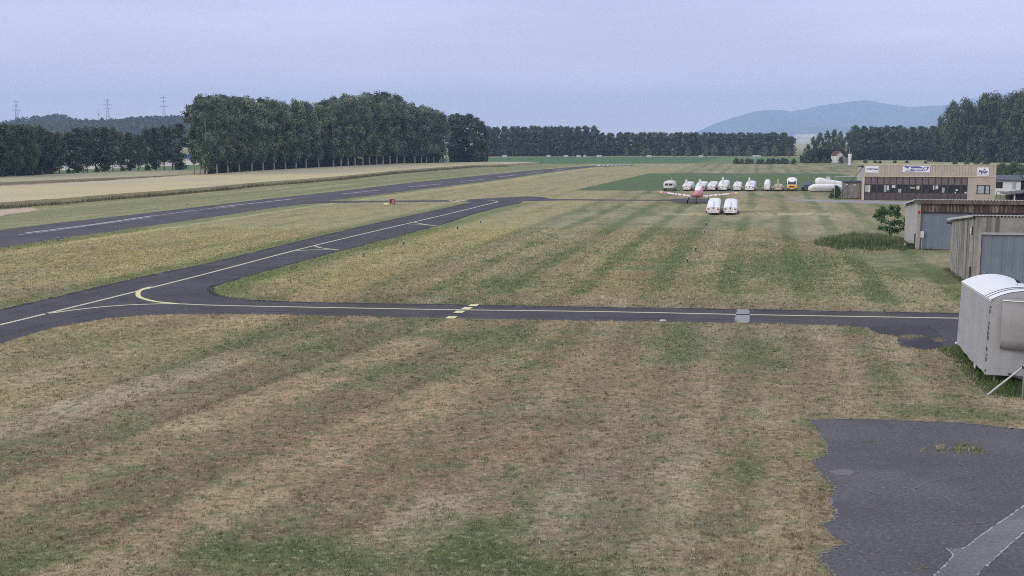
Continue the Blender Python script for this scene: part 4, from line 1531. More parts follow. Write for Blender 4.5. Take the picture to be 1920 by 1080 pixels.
# --- near concrete hangar
P0 = G(1823, 537)
hf = z_for(P0, 404)
dep = 9.0
Pb = P0 + RD * dep
hb = z_for(Pb, 411)
t = empty('concrete_hangar', P0, -YAW, 'stained concrete hangar with blue-grey door behind the covered caravan', 'hangar')
dx0 = along_to(P0, RP, 1836)
mb = MB()
wall_prism(mb, 0, .18, 0.0, dep, hf - .05, hb - .05)
wall_prism(mb, .182, 13.8, dep - .2, dep, hb - .04, hb - .05)
wall_prism(mb, 13.802, 14, 0, dep, hf - .05, hb - .05)
mb.build('side_wall', M['concrete'], t)
zd = z_for(P0, 441)
mb = MB()
mb.box(.182, 13.8, -.02, .22, zd + .16, hf - .06)
mb.build('lintel_wall', M['concrete'], t)
mb = MB()
mb.box(.182, dx0 - .03, -.03, .25, 0, zd + .155)
mb.build('door_post', M['concrete_post'], t)
for k, yy_ in enumerate((2.6, 5.3, 7.6)):
    mb = MB()
    mb.box(-.05, -.002, yy_ - .12, yy_ + .12, 0, hf - .25 - (hf - hb) * yy_ / dep)
    mb.build('buttress', M['concrete'], t)
mb = MB()
mb.box(dx0 - .06, 13.8, -.12, -.022, zd + .06, zd + .19)
mb.build('door_rail', M['steel'], t)


def corrugated(mb, x0, x1, y, z0, z1, pitch=.28, amp=.018):
    """sheet with folded vertical ribs, front towards -y"""
    pts = []
    x = x0
    while x < x1:
        pts += [(x, y), (x + pitch * .42, y), (x + pitch * .5, y - amp), (x + pitch * .92, y - amp)]
        x += pitch
    pts = [p for p in pts if p[0] < x1] + [(x1, y)]
    n = len(pts)
    vs = [(a, b, z0) for a, b in pts] + [(a, b, z1) for a, b in pts]
    mb.add(vs, [(i, i + 1, n + i + 1, n + i) for i in range(n - 1)])
    mb.box(x0, x1, y + .005, y + .05, z0, z1)


xd = dx0
for k in range(3):
    mb = MB()
    corrugated(mb, xd + .01, xd + 3.5, .05 + .06 * (k % 2), .04, zd + .05, .62, .02)
    d_ = mb.build('door', M['door_blue'], t)
    if k == 0:
        m2 = MB()
        m2.tube((xd + .22, -.03, .95), (xd + .30, -.06, .82), .03, n=6)
        m2.tube((xd + .18, -.02, 1.0), (xd + .18, -.02, .8), .025, n=6)
        m2.build('handle', M['steel'], d_)
    xd += 3.52
mb = MB()
roof_sheet(mb, -.22, 14.2, -.16, dep + .2, hf + .04, hb + .04, .05, .025, .2)
mb.build('roof', M['roof_edge'], t)
mb = MB()
mb.xprism([(-.16, hf - .09), (dep + .2, hb - .09), (dep + .2, hb + .03), (-.16, hf + .03)], -.26, -.222)
mb.build('verge_board', M['roof_edge'], t)
mb = MB()
mb.ball((-.10, .85, z_for(P0 + RD * .85, 433)), (.06, .10, .26), 10, 8)
lp = mb.build('wall_lamp', M['white_dirty'], t)
m2 = MB()
m2.box(-.045, -.001, .72, .98, z_for(P0 + RD * .85, 440), z_for(P0 + RD * .85, 425))
m2.build('back_plate', M['dark'], lp)
mb = MB()
mb.tube((-.06, .75, 0), (-.06, .75, 1.15), .055, n=8)
mb.build('down_pipe', M['dark'], t)
mb = MB()
mb.box(-.34, -.05, dep - .45, dep - .2, hb - .30, hb - .16)
mb.build('flood_lamp', M['dark'], t)

# --- hangar with peeling boards
P0 = G(1717, 467.5)
hf = z_for(P0, 373)
dep = 8.0
hb = z_for(P0 + RD * dep, 381)
t = empty('board_hangar', P0, -YAW, 'hangar with peeling brown boards above a grey sliding door, beside the small leafy tree', 'hangar')
zd = z_for(P0, 398)
zfa = z_for(P0, 381.5)
mb = MB()
wall_prism(mb, 0, .2, .0, dep, hf - .1, hb - .1)
wall_prism(mb, .203, 15.8, dep - .2, dep, hb - .1, hb - .11)
mb.build('side_wall', M['concrete_pale'], t)
mb = MB()
mb.box(0.0, .27, -.06, -.003, 0, zfa)
mb.build('corner_post', M['concrete_post'], t)
mb = MB()
x = .3
k = 0
while x < 15.6:
    w = .16 + .05 * ((k * 7) % 3)
    mb.box(x, x + w - .012, -.02 - .012 * (k % 2), .06, zd + .04, zfa - .004)
    x += w
    k += 1
mb.build('boards', M['board'], t)
mb = MB()
mb.box(-.30, 15.8, -.30, -.22, zfa + .002, hf - .045)
mb.build('fascia', M['fascia'], t)
mb = MB()
roof_sheet(mb, -.32, 15.9, -.34, dep + .25, hf, hb, .05, .03, .24)
mb.build('roof', M['roof_edge'], t)
mb = MB()
mb.xprism([(-.34, hf - .17), (dep + .25, hb - .17), (dep + .25, hb - .02), (-.34, hf - .02)], -.36, -.323)
mb.build('verge_board', M['roof_edge'], t)
mb = MB()
mb.box(.28, 15.6, -.06, .0, zd - .03, zd + .035)
mb.build('door_rail', M['brown_dark'], t)
xd = .30
for k in range(4):
    mb = MB()
    corrugated(mb, xd, xd + 3.7, .09 + .07 * (k % 2), .03, zd - .035, .9, .016)
    mb.build('door', M['door_blue'], t)
    xd += 3.72
mb = MB()
mb.box(.30, .57, -.16, -.065, 1.0, 1.52)
mb.build('electric_box', M['white_dirty'], t)
mb = MB()
mb.tube((.44, -.1, 0), (.44, -.1, .998), .03, n=6)
mb.build('cable_pipe', M['steel'], t)
mb = MB()
mb.tube((-.05, .5, 0), (-.05, .5, 1.25), .06, n=8)
mb.build('down_pipe', M['dark'], t)
mb = MB()
mb.box(.03, .2, -.075, -.063, 2.95, 3.2)
mb.build('warning_plate', M['red_paint'], t)
# heap at its corner
q = G(1706, 464.5)
t = empty('refuse_bag', q, 0, 'lumpy black bags heaped at the corner of the board hangar', 'bags')
mb = MB()
for (a, b, c, r_) in ((-.15, 0, .16, .2), (.12, .05, .2, .24), (.3, -.05, .14, .18), (.05, -.15, .12, .16)):
    mb.ball((a, b, c), (r_, r_ * .8, r_ * .85), 10, 7)
mb.build('bags', M['black'], t)
mb = MB()
mb.obox((-.42, -.05, .2), (.035, 0, .02), (0, .05, 0), (-.05, 0, .17))
mb.build('white_scrap', M['white_dirty'], t)

# --- tan hangar
P0 = G(1617, 374.8)
W = along_to(P0, RP, 1865)
x_door = along_to(P0, RP, 1813)
hf = z_for(P0, 308)
zl = z_for(P0, 331)
dep = 11.0
t = empty('tan_hangar', P0, -YAW, 'long tan hangar with brown glazed folding doors and three white signs', 'hangar')
mb = MB()
mb.box(.0, .25, .25, dep, 0, hf - .55)
mb.box(W - .25, W, .25, dep, 0, hf - .55)
mb.box(.252, W - .252, dep - .25, dep - .002, 0, hf - .56)
mb.build('wall', M['concrete_pale'], t)
mb = MB()
mb.xprism([(.28, hf - .15), (dep + .3, hf - .55), (dep + .3, hf - .68), (.28, hf - .28)], -.12, W + .12)
mb.build('roof', M['roof_dark'], t)
mb = MB()
n = int(W / .42)
for i in range(n):
    a, b = W * i / n, W * (i + 1) / n
    mb.box(a, b - .02, -.04 if i % 2 else -.05, .27, zl + .12, hf - .07)
mb.build('fascia_cladding', M['tan_panel'], t)
mb = MB()
mb.box(-.06, W + .06, -.08, .27, hf - .066, hf + .02)
mb.box(-.02, W + .02, -.10, .27, zl, zl + .116)
mb.build('fascia_trim', M['tan_trim'], t)
mb = MB()
mb.box(-.02, .2, -.03, .248, 0, zl - .003)
mb.build('corner_post', M['tan_trim'], t)
# folding doors: sixteen leaves
nl = 16
x0 = .24
lw = (x_door - x0) / nl
z1, z2 = z_for(P0, 346), z_for(P0, 361)
for i in range(nl):
    a, b = x0 + lw * i, x0 + lw * (i + 1) - .03
    yo = .06 + (.03 if i % 2 else 0)
    mb = MB()
    mb.box(a, b, yo, yo + .05, .03, z2)
    mb.box(a, b, yo, yo + .05, z1, zl - .01)
    mb.box(a, a + .07, yo, yo + .05, z2, z1)
    mb.box(b - .07, b, yo, yo + .05, z2, z1)
    lf = mb.build('door_leaf', M['brown_panel'], t)
    m2 = MB()
    m2.box(a + .08, b - .08, yo - .012, yo - .002, z1 + .08, zl - .06)
    m2.build('upper_panel', M['brown_light'], lf)
    m3 = MB()
    m3.box(a + .07, b - .07, yo + .02, yo + .03, z2, z1)
    m3.build('window_pane', M['glass'], lf)
    m4 = MB()
    m4.box(a - .015, a + .015, yo - .03, yo - .001, .03, zl - .02)
    m4.build('hinge_post', M['brown_light'] if i == 4 else M['brown_dark'], lf)
# things seen through and stuck on the panes
for (i, fx0, fx1, fz0, fz1, mm) in ((0, .1, .55, .1, .9, 'curtain'), (0, .6, .9, .05, .95, 'white_dirty'), (3, .1, .45, .1, .95, 'curtain'), (3, .55, .85, .3, .9, 'white_dirty'), (4, .3, .85, .6, .95, 'white_dirty'),
                                     (5, .3, .8, .05, .5, 'curtain'), (7, .15, .9, .55, .75, 'beige'), (8, .15, .6, .45, .9, 'white_dirty'), (10, .7, .95, .4, .95, 'white_dirty'), (11, .1, .5, .5, .95, 'white_dirty'),
                                     (12, .1, .5, .1, .7, 'curtain'), (14, .2, .5, .3, .5, 'white'), (14, .05, .25, .02, .15, 'white'), (15, .6, .9, .0, .2, 'white'), (9, .5, .8, .1, .5, 'dark'), (6, .2, .5, .1, .6, 'dark')):
    a = x0 + lw * i
    yo = .06 + (.03 if i % 2 else 0)
    mb = MB()
    mb.box(a + lw * fx0, a + lw * fx1, yo + .012, yo + .018, z2 + (z1 - z2) * fz0, z2 + (z1 - z2) * fz1)
    mb.build('pane_notice', M[mm], t)
# masonry bay at the right
mb = MB()
wx0, wx1 = along_to(P0, RP, 1830), along_to(P0, RP, 1855)
wz0, wz1 = z_for(P0, 362.5) + .05, z_for(P0, 345.5) + .05
mb.box(x_door, wx0, .02, .24, 0, zl - .003)
mb.box(wx1, W, .02, .24, 0, zl - .003)
mb.box(wx0, wx1, .02, .24, 0, wz0)
mb.box(wx0, wx1, .02, .24, wz1, zl - .003)
mb.build('office_wall', M['tan_panel'], t)
mb = MB()
for a, b in ((wx0, wx0 + .12), (wx1 - .12, wx1), ((wx0 + wx1) / 2 + .12, (wx0 + wx1) / 2 + .3)):
    mb.box(a, b, -.012, .1, wz0, wz1)
mb.box(wx0 + .12, wx1 - .12, -.01, .1, wz0, wz0 + .1)
mb.box(wx0 + .12, wx1 - .12, -.01, .1, wz1 - .1, wz1)
wn = mb.build('window', M['brown_dark'], t)
m2 = MB()
m2.box(wx0 + .1, wx1 - .1, .05, .07, wz0 + .08, wz1 - .08)
m2.build('pane', M['curtain'], wn)
mb = MB()
mb.tube((.05, .0, hf - .25), (-3.6, 3.0, .0), .05, n=6)
mb.build('stay_pole', M['dark'], t)
mb = MB()
mb.tube((.05, .3, zl - .02), (-4.0, 2.0, zl - .1), .04, n=6)
mb.tube((-4.0, 2.0, zl - .1), (-4.0, 2.0, 0), .04, n=6)
mb.build('stay_frame', M['steel'], t)


def text(body, size, loc, m, parent, name='lettering', bold=.0, shear=0.0, sx=1.0):
    cu = bpy.data.curves.new(name, 'FONT')
    cu.body = body
    cu.size = size
    cu.offset = bold
    cu.shear = shear
    cu.extrude = .006
    cu.align_x = 'CENTER'
    cu.align_y = 'CENTER'
    cu.materials.append(m)
    o = bpy.data.objects.new(name, cu)
    COL.objects.link(o)
    bpy.context.view_layer.update()
    me = bpy.data.meshes.new_from_object(o.evaluated_get(bpy.context.evaluated_depsgraph_get()))
    bpy.data.objects.remove(o)
    o = bpy.data.objects.new(name, me)
    COL.objects.link(o)
    o.parent = parent
    o.location = loc
    o.rotation_euler = (PI / 2, 0, 0)
    o.scale = (sx, 1, 1)
    return o


def sign(px0, px1, py0, py1, label):
    a, b = along_to(P0, RP, px0, 4), along_to(P0, RP, px1, 4)
    z0_, z1_ = z_for(P0 + RP * a, py1), z_for(P0 + RP * a, py0)
    q = P0 + RP * a - RD * .085
    s = empty('sign_board', (q.x, q.y, z0_), -YAW, label, 'sign', 'sign boards on the tan hangar')
    w, h = b - a, z1_ - z0_
    mb = MB()
    mb.box(0, w, -.03, .03, 0, h)
    mb.build('board', M['sign_white'], s)
    return s, w, h


s, w, h = sign(1622, 1647, 311.5, 323.5, 'white sign at the left end of the tan fascia, dark blue word')
text('TECNAM', h * .33, (w * .60, -.035, h * .52), M['navy'], s, bold=.01, sx=1.1)
mb = MB()
mb.yprism([(w * .07, h * .60), (w * .22, h * .42), (w * .24, h * .55), (w * .17, h * .66)], -.04, -.031)
mb.build('emblem', M['navy'], s)
mb = MB()
mb.box(w * .06, w * .94, -.036, -.031, h * .22, h * .26)
mb.build('underline', M['grey_print'], s)
s, w, h = sign(1692, 1743, 310.5, 323, 'wide white banner mid fascia with violet aircraft drawings and a name')
text('MecanAir', h * .50, (w * .57, -.036, h * .33), M['violet'], s, bold=.012, shear=.15, sx=1.15)
mb = MB()
mb.box(w * .02, w * .62, -.036, -.031, h * .86, h * .95)
mb.box(w * .30, w * .72, -.036, -.031, h * .60, h * .82)
mb.yprism([(w * .06, h * .86), (w * .16, h * .56), (w * .26, h * .66), (w * .17, h * .86)], -.036, -.031)
mb.yprism([(w * .08, h * .2), (w * .28, h * .44), (w * .30, h * .40), (w * .16, h * .2)], -.036, -.031)
mb.box(w * .08, w * .42, -.036, -.031, h * .12, h * .18)
mb.yprism([(w * .72, h * .62), (w * .84, h * .86), (w * .98, h * .86), (w * .90, h * .30), (w * .86, h * .30), (w * .90, h * .74), (w * .84, h * .74), (w * .76, h * .5)], -.036, -.031)
mb.build('aircraft_drawing', M['violet'], s)
s, w, h = sign(1832, 1853.5, 314, 329.5, 'near-square white sign above the window, slanted dark name under an arrow emblem')
text('Piper', h * .50, (w * .48, -.036, h * .46), M['navy'], s, bold=.02, shear=.3, sx=1.0)
mb = MB()
mb.yprism([(w * .48, h * .62), (w * .62, h * .9), (w * .75, h * .62), (w * .68, h * .62), (w * .62, h * .74), (w * .56, h * .62)], -.036, -.031)
mb.build('emblem', M['navy'], s)
mb = MB()
for a, b in ((.06, .24), (.28, .36), (.40, .52), (.60, .78), (.80, .93)):
    mb.box(w * a, w * b, -.036, -.031, h * .10, h * .15)
mb.build('small_print', M['navy'], s)

# --- plank shed
P0 = G(1581, 372.6)
Ws = along_to(P0, RP, 1613)
hs = z_for(P0, 341)
t = empty('plank_shed', P0, -YAW, 'grey weathered shed with flat dark roof beside the left end of the tan hangar', 'shed')
mb = MB()
n = 12
for i in range(n):
    a, b = Ws * i / n, Ws * (i + 1) / n
    mb.box(a, b - .012, 0 if i % 2 else .012, .08, .05, hs)
mb.box(0, .08, .082, 4.0, .05, hs - .02)
mb.box(Ws - .08, Ws, .082, 4.0, .05, hs - .02)
mb.box(.082, Ws - .082, 3.92, 3.998, .05, hs - .02)
mb.build('wall', M['wood_grey'], t)
mb = MB()
mb.box(-.3, Ws + .15, -.25, 4.15, hs + .002, hs + .12)
mb.build('roof', M['slate'], t)
for a, b in ((.08, .48), (.52, .92)):
    mb = MB()
    mb.box(Ws * a, Ws * b, -.04, -.005, .12, hs - .25)
    d_ = mb.build('door', M['wood_grey'], t)
    m2 = MB()
    m2.tube((Ws * (b if a < .3 else a), -.06, .4), (Ws * (b if a < .3 else a), -.06, hs - .4), .02, n=6)
    m2.box(Ws * (a + .05), Ws * (a + .18), -.055, -.042, hs - .55, hs - .35)
    m2.build('lock_bar', M['white_dirty'], d_)

# --- white flat building at the right edge
P0 = G(1862, 365.5)
t = empty('white_building', P0, -YAW, 'white flat building with slate roof half cut by the right picture edge', 'building')
hw_ = z_for(P0, 338.5)
hr = z_for(P0, 333)
Wb = along_to(P0, RP, 1913)
mb = MB()
wa, wb = along_to(P0, RP, 1866), along_to(P0, RP, 1879)
za, zb_ = z_for(P0, 353), z_for(P0, 341)
mb.box(0, wa, 0, .25, 0, hw_)
mb.box(wb, Wb, 0, .25, 0, hw_)
mb.box(wa, wb, 0, .25, 0, za)
mb.box(wa, wb, 0, .25, zb_, hw_)
mb.box(0, .25, .252, 7, 0, hw_)
mb.box(Wb - .25, Wb, .252, 7, 0, hw_)
mb.box(.252, Wb - .252, 6.75, 6.998, 0, hw_)
mb.build('wall', M['wall_white'], t)
mb = MB()
mb.xprism([(-.4, hw_ + .002), (7.4, hw_ + .002), (7.4, hw_ + .12), (3.5, hr + .35), (-.4, hw_ + .16)], -.3, Wb + .35)
mb.build('roof', M['slate'], t)
mb = MB()
mb.box(wa, wb, .10, .13, za, zb_)
wn = mb.build('window', M['glass'], t)
m2 = MB()
m2.box(wa, wa + .07, -.01, .09, za, zb_)
m2.box(wb - .07, wb, -.01, .09, za, zb_)
m2.box(wa + .07, wb - .07, -.01, .09, za, za + .07)
m2.build('frame', M['brown_dark'], wn)
mb = MB()
a, b = along_to(P0, RP, 1897), along_to(P0, RP, 1904)
mb.box(a, b, -.04, -.003, za - .1, zb_)
mb.build('shutter', M['curtain'], t)
P1 = P0 + RP * (Wb + .8)
t = empty('white_building', P1, -YAW, 'white wall of a second building just showing at the right picture edge', 'building')
mb = MB()
mb.box(0, 6, 0, 6, 0, hw_ + .1)
mb.build('wall', M['wall_white'], t)
mb = MB()
mb.xprism([(-.4, hw_ + .102), (6.4, hw_ + .102), (6.4, hw_ + .2), (3, hr + .4), (-.4, hw_ + .24)], -.3, 6.3)
mb.build('roof', M['slate'], t)
# railing
P1 = G(1868, 372)
t = empty('railing', P1, -YAW, 'dark metal railing in front of the white building', 'railing')
mb = MB()
for k in range(5):
    mb.tube((k * .62, 0, 0), (k * .62, 0, 1.05), .03, n=6)
mb.build('posts', M['dark'], t)
mb = MB()
mb.tube((0, 0, 1.05), (2.6, 0, 1.05), .035, n=6)
mb.tube((0, 0, .55), (2.6, 0, .55), .025, n=6)
mb.build('rail', M['dark'], t)
# dark shelter
P1 = G(1901, 389.5)
t = empty('open_shelter', P1, -YAW, 'dark low-pitched shelter roof on posts at the right edge above the board hangar', 'shelter')
ha = z_for(P1, 357.5)
mb = MB()
mb.yprism([(-1.0, ha - .55), (-1.0, ha - .43), (2.6, ha + .05), (7, ha - .42), (7, ha - .55), (2.6, ha - .1)], -.8, 4.5)
mb.build('roof', M['roof_dark'], t)
mb = MB()
mb.box(.0, 6.4, 3.4, 3.55, 0, ha - .5)
mb.build('back_wall', M['brown_dark'], t)
for xx_ in (-.15, 3.0, 6.0):
    mb = MB()
    mb.box(xx_, xx_ + .16, -.4, -.24, 0, ha - .47)
    mb.build('post', M['wall_white'] if xx_ < 0 else M['brown_dark'], t)

# --- small white house in the clump
P1 = G(1568, 305.3)
t = empty('small_house', P1, .15, 'small white gabled house in the tree clump left of the windsock', 'house')
wd = 2.9
e1, e2 = z_for(P1, 291), z_for(P1, 284)
mb = MB()
mb.yprism([(0, 0), (wd, 0), (wd, e1), (wd / 2, e2), (0, e1)], 0, 5)
mb.build('wall', M['house'], t)
mb = MB()
for s_ in (-1, 1):
    a = Vector((wd / 2 + s_ * .0, 0, e2 + .05))
    b = Vector((wd / 2 + s_ * (wd / 2 + .35), 0, e1 - .15))
    mb.yprism([(a.x, a.z), (b.x, b.z), (b.x, b.z + .16), (a.x, a.z + .16)], -.3, 5.3)
mb.build('roof', M['tile'], t)
mb = MB()
mb.box(wd * .4, wd * .65, -.04, -.004, .9, 2.0)
mb.build('window', M['glass'], t)
grow('bush', 'shrub', 1577, 306.2, 294, .9, cat='bush', label='dark bush hiding the lower right of the small white house', rnd=R)
# dark grey lean-to beside it
P1 = G(1583, 305.5)
t = empty('garden_shed', P1, .15, 'low grey shed to the right of the small white house', 'shed')
mb = MB()
mb.yprism([(0, 0), (2.0, 0), (2.0, 1.9), (0, 2.6)], 0, 3)
mb.build('wall', M['wood_grey'], t)
mb = MB()
mb.yprism([(-.2, 2.68), (2.2, 1.86), (2.2, 1.98), (-.2, 2.8)], -.2, 3.2)
mb.build('roof', M['slate'], t)

# --- white building with blue roof behind the left row
P1 = G(349, 308.5)
t = empty('blue_roof_building', P1, 0, 'white low building with blue roof in the gap between the left row and the grove', 'building')
mb = MB()
mb.box(0, 5.5, 0, 8, 0, 2.1)
mb.build('wall', M['wall_white'], t)
mb = MB()
mb.xprism([(-.4, 2.102), (8.4, 2.102), (8.4, 2.25), (4, 3.7), (-.4, 2.25)], -.4, 5.9)
mb.build('roof', M['blue_roof'], t)
for k, (px, py, w_) in enumerate(((118, 318, 4), (165, 313, 5), (205, 314.5, 3), (238, 311, 4), (290, 311, 4), (306, 311.5, 3))):
    P1 = G(px, py)
    t = empty('farm_building', P1, 0, 'pale distant building half hidden by the left tree row, %s from left' % ORD[k], 'building', 'pale buildings behind the left row of trees')
    mb = MB()
    mb.box(0, w_, 0, 6, 0, 2.4)
    mb.build('wall', M['wall_white'], t)
    mb = MB()
    mb.xprism([(-.3, 2.402), (6.3, 2.402), (6.3, 2.5), (3, 4.2), (-.3, 2.5)], -.3, w_ + .3)
    mb.build('roof', M['roof_dark'], t)

# --- white huts at the far field edge
for k, (px, w_) in enumerate(((946, 2.6), (1029, 2.2), (1061, 2.6), (1085, 2.4), (1098, 1.4), (1123, 2.8), (1217, 2.6), (1315, 2.2), (1416, 4.6))):
    P1 = G(px - 3.5, 295.0)
    t = empty('field_hut', P1, 0, 'small pale hut along the far green field, %s of nine from left' % ORD[k], 'hut', 'pale huts along the far field edge')
    mb = MB()
    w_ *= .8
    mb.box(0, w_, 0, 2, 0, .85)
    mb.build('wall', M['white_dirty'], t)
    mb = MB()
    mb.xprism([(-.15, .852), (2.15, .852), (1, 1.15)], -.15, w_ + .15)
    mb.build('roof', M['concrete_pale'], t)

# --- windsock
P1 = G(1592, 314)
t = empty('windsock', P1, 0, 'limp white windsock on its mast left of the tan hangar', 'windsock')
zt = z_for(P1, 275)
zs1, zs0 = z_for(P1, 288.5), z_for(P1, 310)
mb = MB()
mb.tube((0, 0, 0), (0, 0, zt), .10, .05, 8)
mb.build('mast', M['steel'], t)
secs = []
for k in range(12):
    f = k / 11
    r_ = .60 - .28 * f + .04 * math.sin(k * 2.1)
    c = (.05 + .10 * math.sin(f * 3), -.1)
    secs.append([(c[0] + r_ * math.cos(2 * PI * i / 14) * (1 + .08 * math.sin(3 * i + k)), c[1] + .6 * r_ * math.sin(2 * PI * i / 14), zs1 + (zs0 - zs1) * f) for i in range(14)])
mb = MB()
mb.loft(secs, caps=False)
mb.build('sock', M['sock'], t)
mb = MB()
mb.loft([[(.16 + .30 * math.cos(2 * PI * i / 12), -.1 + .2 * math.sin(2 * PI * i / 12), z) for i in range(12)] for z in (zs0 - .02, zs0 - .7)])
mb.build('sock_tip', M['brick_red'], t)
mb = MB()
mb.tube((-.65, -.1, zs1), (.7, -.1, zs1), .04, n=6)
mb.build('hoop', M['dark'], t)

# ------------------------------------------------------------------ covered caravan
P0 = G(1847.5, 722)
Lc = 6.1
Pf = P0 + RD * Lc
zb0, zt0 = z_for(P0, 702), z_for(P0, 562)
zt1, zb1 = z_for(Pf, 528), z_for(Pf, 645)
Wc = 2.35
rise = .34
t = empty('covered_caravan', P0, -YAW, 'tall caravan under a grey-white fabric cover at the right picture edge', 'caravan')
mb = MB()
ny_ = 26
nxz = 22
CR = random.Random(9)


def bulge(a, b, s):
    return s * (vnoise(np.array([a * 2.3]), np.array([b * 2.3]), 4)[0] - .5)


# left long side
vs, fs = [], []
for j in range(ny_ + 1):
    f = j / ny_
    zb_, zt_ = zb0 + (zb1 - zb0) * f, zt0 + (zt1 - zt0) * f
    for i in range(nxz + 1):
        g = i / nxz
        z = zb_ + (zt_ - zb_) * g + (.03 * math.sin(f * 9) if i == 0 else 0)
        x = -.05 + .07 * g + bulge(f * 6, g * 3, .05) * math.sin(PI * g) + .02 * math.sin(f * 23) * (1 - g)
        vs.append((x, Lc * f, z))
nn = nxz + 1
fs = [(j * nn + i, j * nn + i + 1, (j + 1) * nn + i + 1, (j + 1) * nn + i) for j in range(ny_) for i in range(nxz)]
mb.add(vs, fs, True)
# right long side
vs2 = [(Wc - x, y, z) for x, y, z in vs]
mb.add(vs2, [tuple(reversed(q)) for q in fs], True)
mb.build('side_cover', M['cover'], t)


def endcap(mb, yf, zb_, zt_, sgn, amp):
    vs, fs = [], []
    n1, n2 = 24, 22
    for j in range(n1 + 1):
        u = j / n1
        arch = rise * (1 - (2 * u - 1) ** 2)
        for i in range(n2 + 1):
            g = i / n2
            z = zb_ + (zt_ + arch - zb_) * g
            xl = -.05 + .07 * g
            x = xl + (Wc - 2 * xl) * u
            y = yf + sgn * (.10 * math.sin(PI * u) ** .6 + bulge(u * 3 + 9, g * 4, amp) * math.sin(PI * u) * math.sin(PI * g))
            vs.append((x, y, z))
    nn = n2 + 1
    fs = [(j * nn + i, (j + 1) * nn + i, (j + 1) * nn + i + 1, j * nn + i + 1) for j in range(n1) for i in range(n2)]
    mb.add(vs, fs, True)


for (yf_, zb_, zt_, sg_, am_) in ((0, zb0, zt0, -1, .10), (Lc, zb1, zt1, 1, .05)):
    mb = MB()
    endcap(mb, yf_, zb_, zt_, sg_, am_)
    mb.build('end_cover', M['cover'], t)
mb = MB()
secs = []
for j in range(25):
    f = j / 24
    y = -.06 + (Lc + .1) * f
    zt_ = zt0 + (zt1 - zt0) * f
    sec = []
    for i in range(21):
        u = i / 20
        x = -.0 + Wc * u
        sec.append((x, y, zt_ + .012 + rise * (1 - (2 * u - 1) ** 2) + .006 * math.sin(f * 11 + u * 3)))
    secs.append(sec)
mb.loft(secs, caps=False, close=False)
secs2 = [[(p[0], p[1], p[2] - .06) for p in sec] for sec in secs]
mb.loft(secs2, caps=False, close=False)
mb.build('roof_cover', M['cover_roof'], t)
for yk in (.55, .95):
    mb = MB()
    pts = []
    for i in range(21):
        u = i / 20
        pts.append((Wc * u, yk + .06 * math.sin(u * 3), zt0 + (zt1 - zt0) * yk / Lc + .03 + rise * (1 - (2 * u - 1) ** 2)))
    mb.path(pts, [.012] * 21, 5)
    mb.build('roof_strap', M['cover_seam'], t)
# bay panel on the end wall
bx0 = along_to(P0 - RD * .3, RP, 1877, 2)
bz0, bz1 = z_for(P0, 650), z_for(P0, 560) + .0
mb = MB()
secs = []
for k in range(13):
    u = k / 12
    x = bx0 + (1.75) * u
    d = -.12 - .30 * math.sin(PI * (.08 + .84 * u)) ** .7
    secs.append([(x, d, bz0), (x, d - .05, bz0 + .35), (x, d - .03, (bz0 + bz1) / 2), (x, d, bz1), (x, -.0, bz1 + .07), (x, .02, bz0 - .02)])
mb.loft(secs, caps=True, smooth=True)
bp_ = mb.build('bay_cover', M['cover_bay'], t)
mb = MB()
pts = [(bx0 + 1.75 * k / 12, -.145 - .30 * math.sin(PI * (.08 + .84 * k / 12)) ** .7, bz1 - .02) for k in range(13)]
mb.path(pts, [.02] * 13, 5)
mb.build('piping', M['white'], bp_)
mb = MB()
for k in range(13):
    if CR.random() < .2: continue
    z0_ = zb0 + .1 + (zt0 - zb0 - .2) * k / 13
    l_ = CR.uniform(.07, .17)
    mb.tube((-.055 + .07 * k / 13 + CR.uniform(-.012, .012), -.03, z0_), (-.05 + .07 * k / 13 + CR.uniform(-.02, .02), -.03, z0_ + l_), .016, n=5)
mb.build('corner_lacing', M['cover_seam'], t)
# running gear
for s_ in (0, 1):
    wl = empty('wheel', (0, 0, 0))
    wl.parent = t
    wl.location = (.14 if s_ == 0 else Wc - .14, 2.5, .33)
    mb = MB()
    mb.tube((-.09, 0, 0), (.09, 0, 0), .33, n=22)
    mb.build('tyre', M['black'], wl)
    mb = MB()
    mb.tube((-.10 if s_ == 0 else .07, 0, 0), (-.07 if s_ == 0 else .10, 0, 0), .21, n=18)
    mb.build('rim', M['white_dirty'], wl)
mb = MB()
mb.box(.25, Wc - .25, .3, Lc - .3, .42, .56)
mb.build('chassis', M['dark'], t)
for (xx_, yy_) in ((.1, 2.9), (.35, .35), (Wc - .35, .35), (.25, Lc - .5)):
    mb = MB()
    mb.box(xx_ - .03, xx_ + .03, yy_ - .03, yy_ + .03, .03, .45)
    mb.box(xx_ - .09, xx_ + .09, yy_ - .09, yy_ + .09, 0, .03)
    mb.build('jack', M['steel'] if yy_ < 1 else M['dark'], t)
mb = MB()
mb.tube((Wc / 2 - .5, .25, .47), (Wc / 2, -1.3, .47), .05, n=8)
mb.tube((Wc / 2 + .5, .25, .47), (Wc / 2, -1.3, .47), .05, n=8)
mb.tube((Wc / 2, -1.15, 0.02), (Wc / 2, -1.15, .8), .035, n=8)
mb.ball((Wc / 2, -1.15, .1), .1, 10, 6)
mb.build('drawbar', M['dark'], t)
mb = MB()
mb.ball((-.09, Lc - .05, zb1 + .05), .05, 8, 6)
mb.build('marker_lamp', M['white'], t)
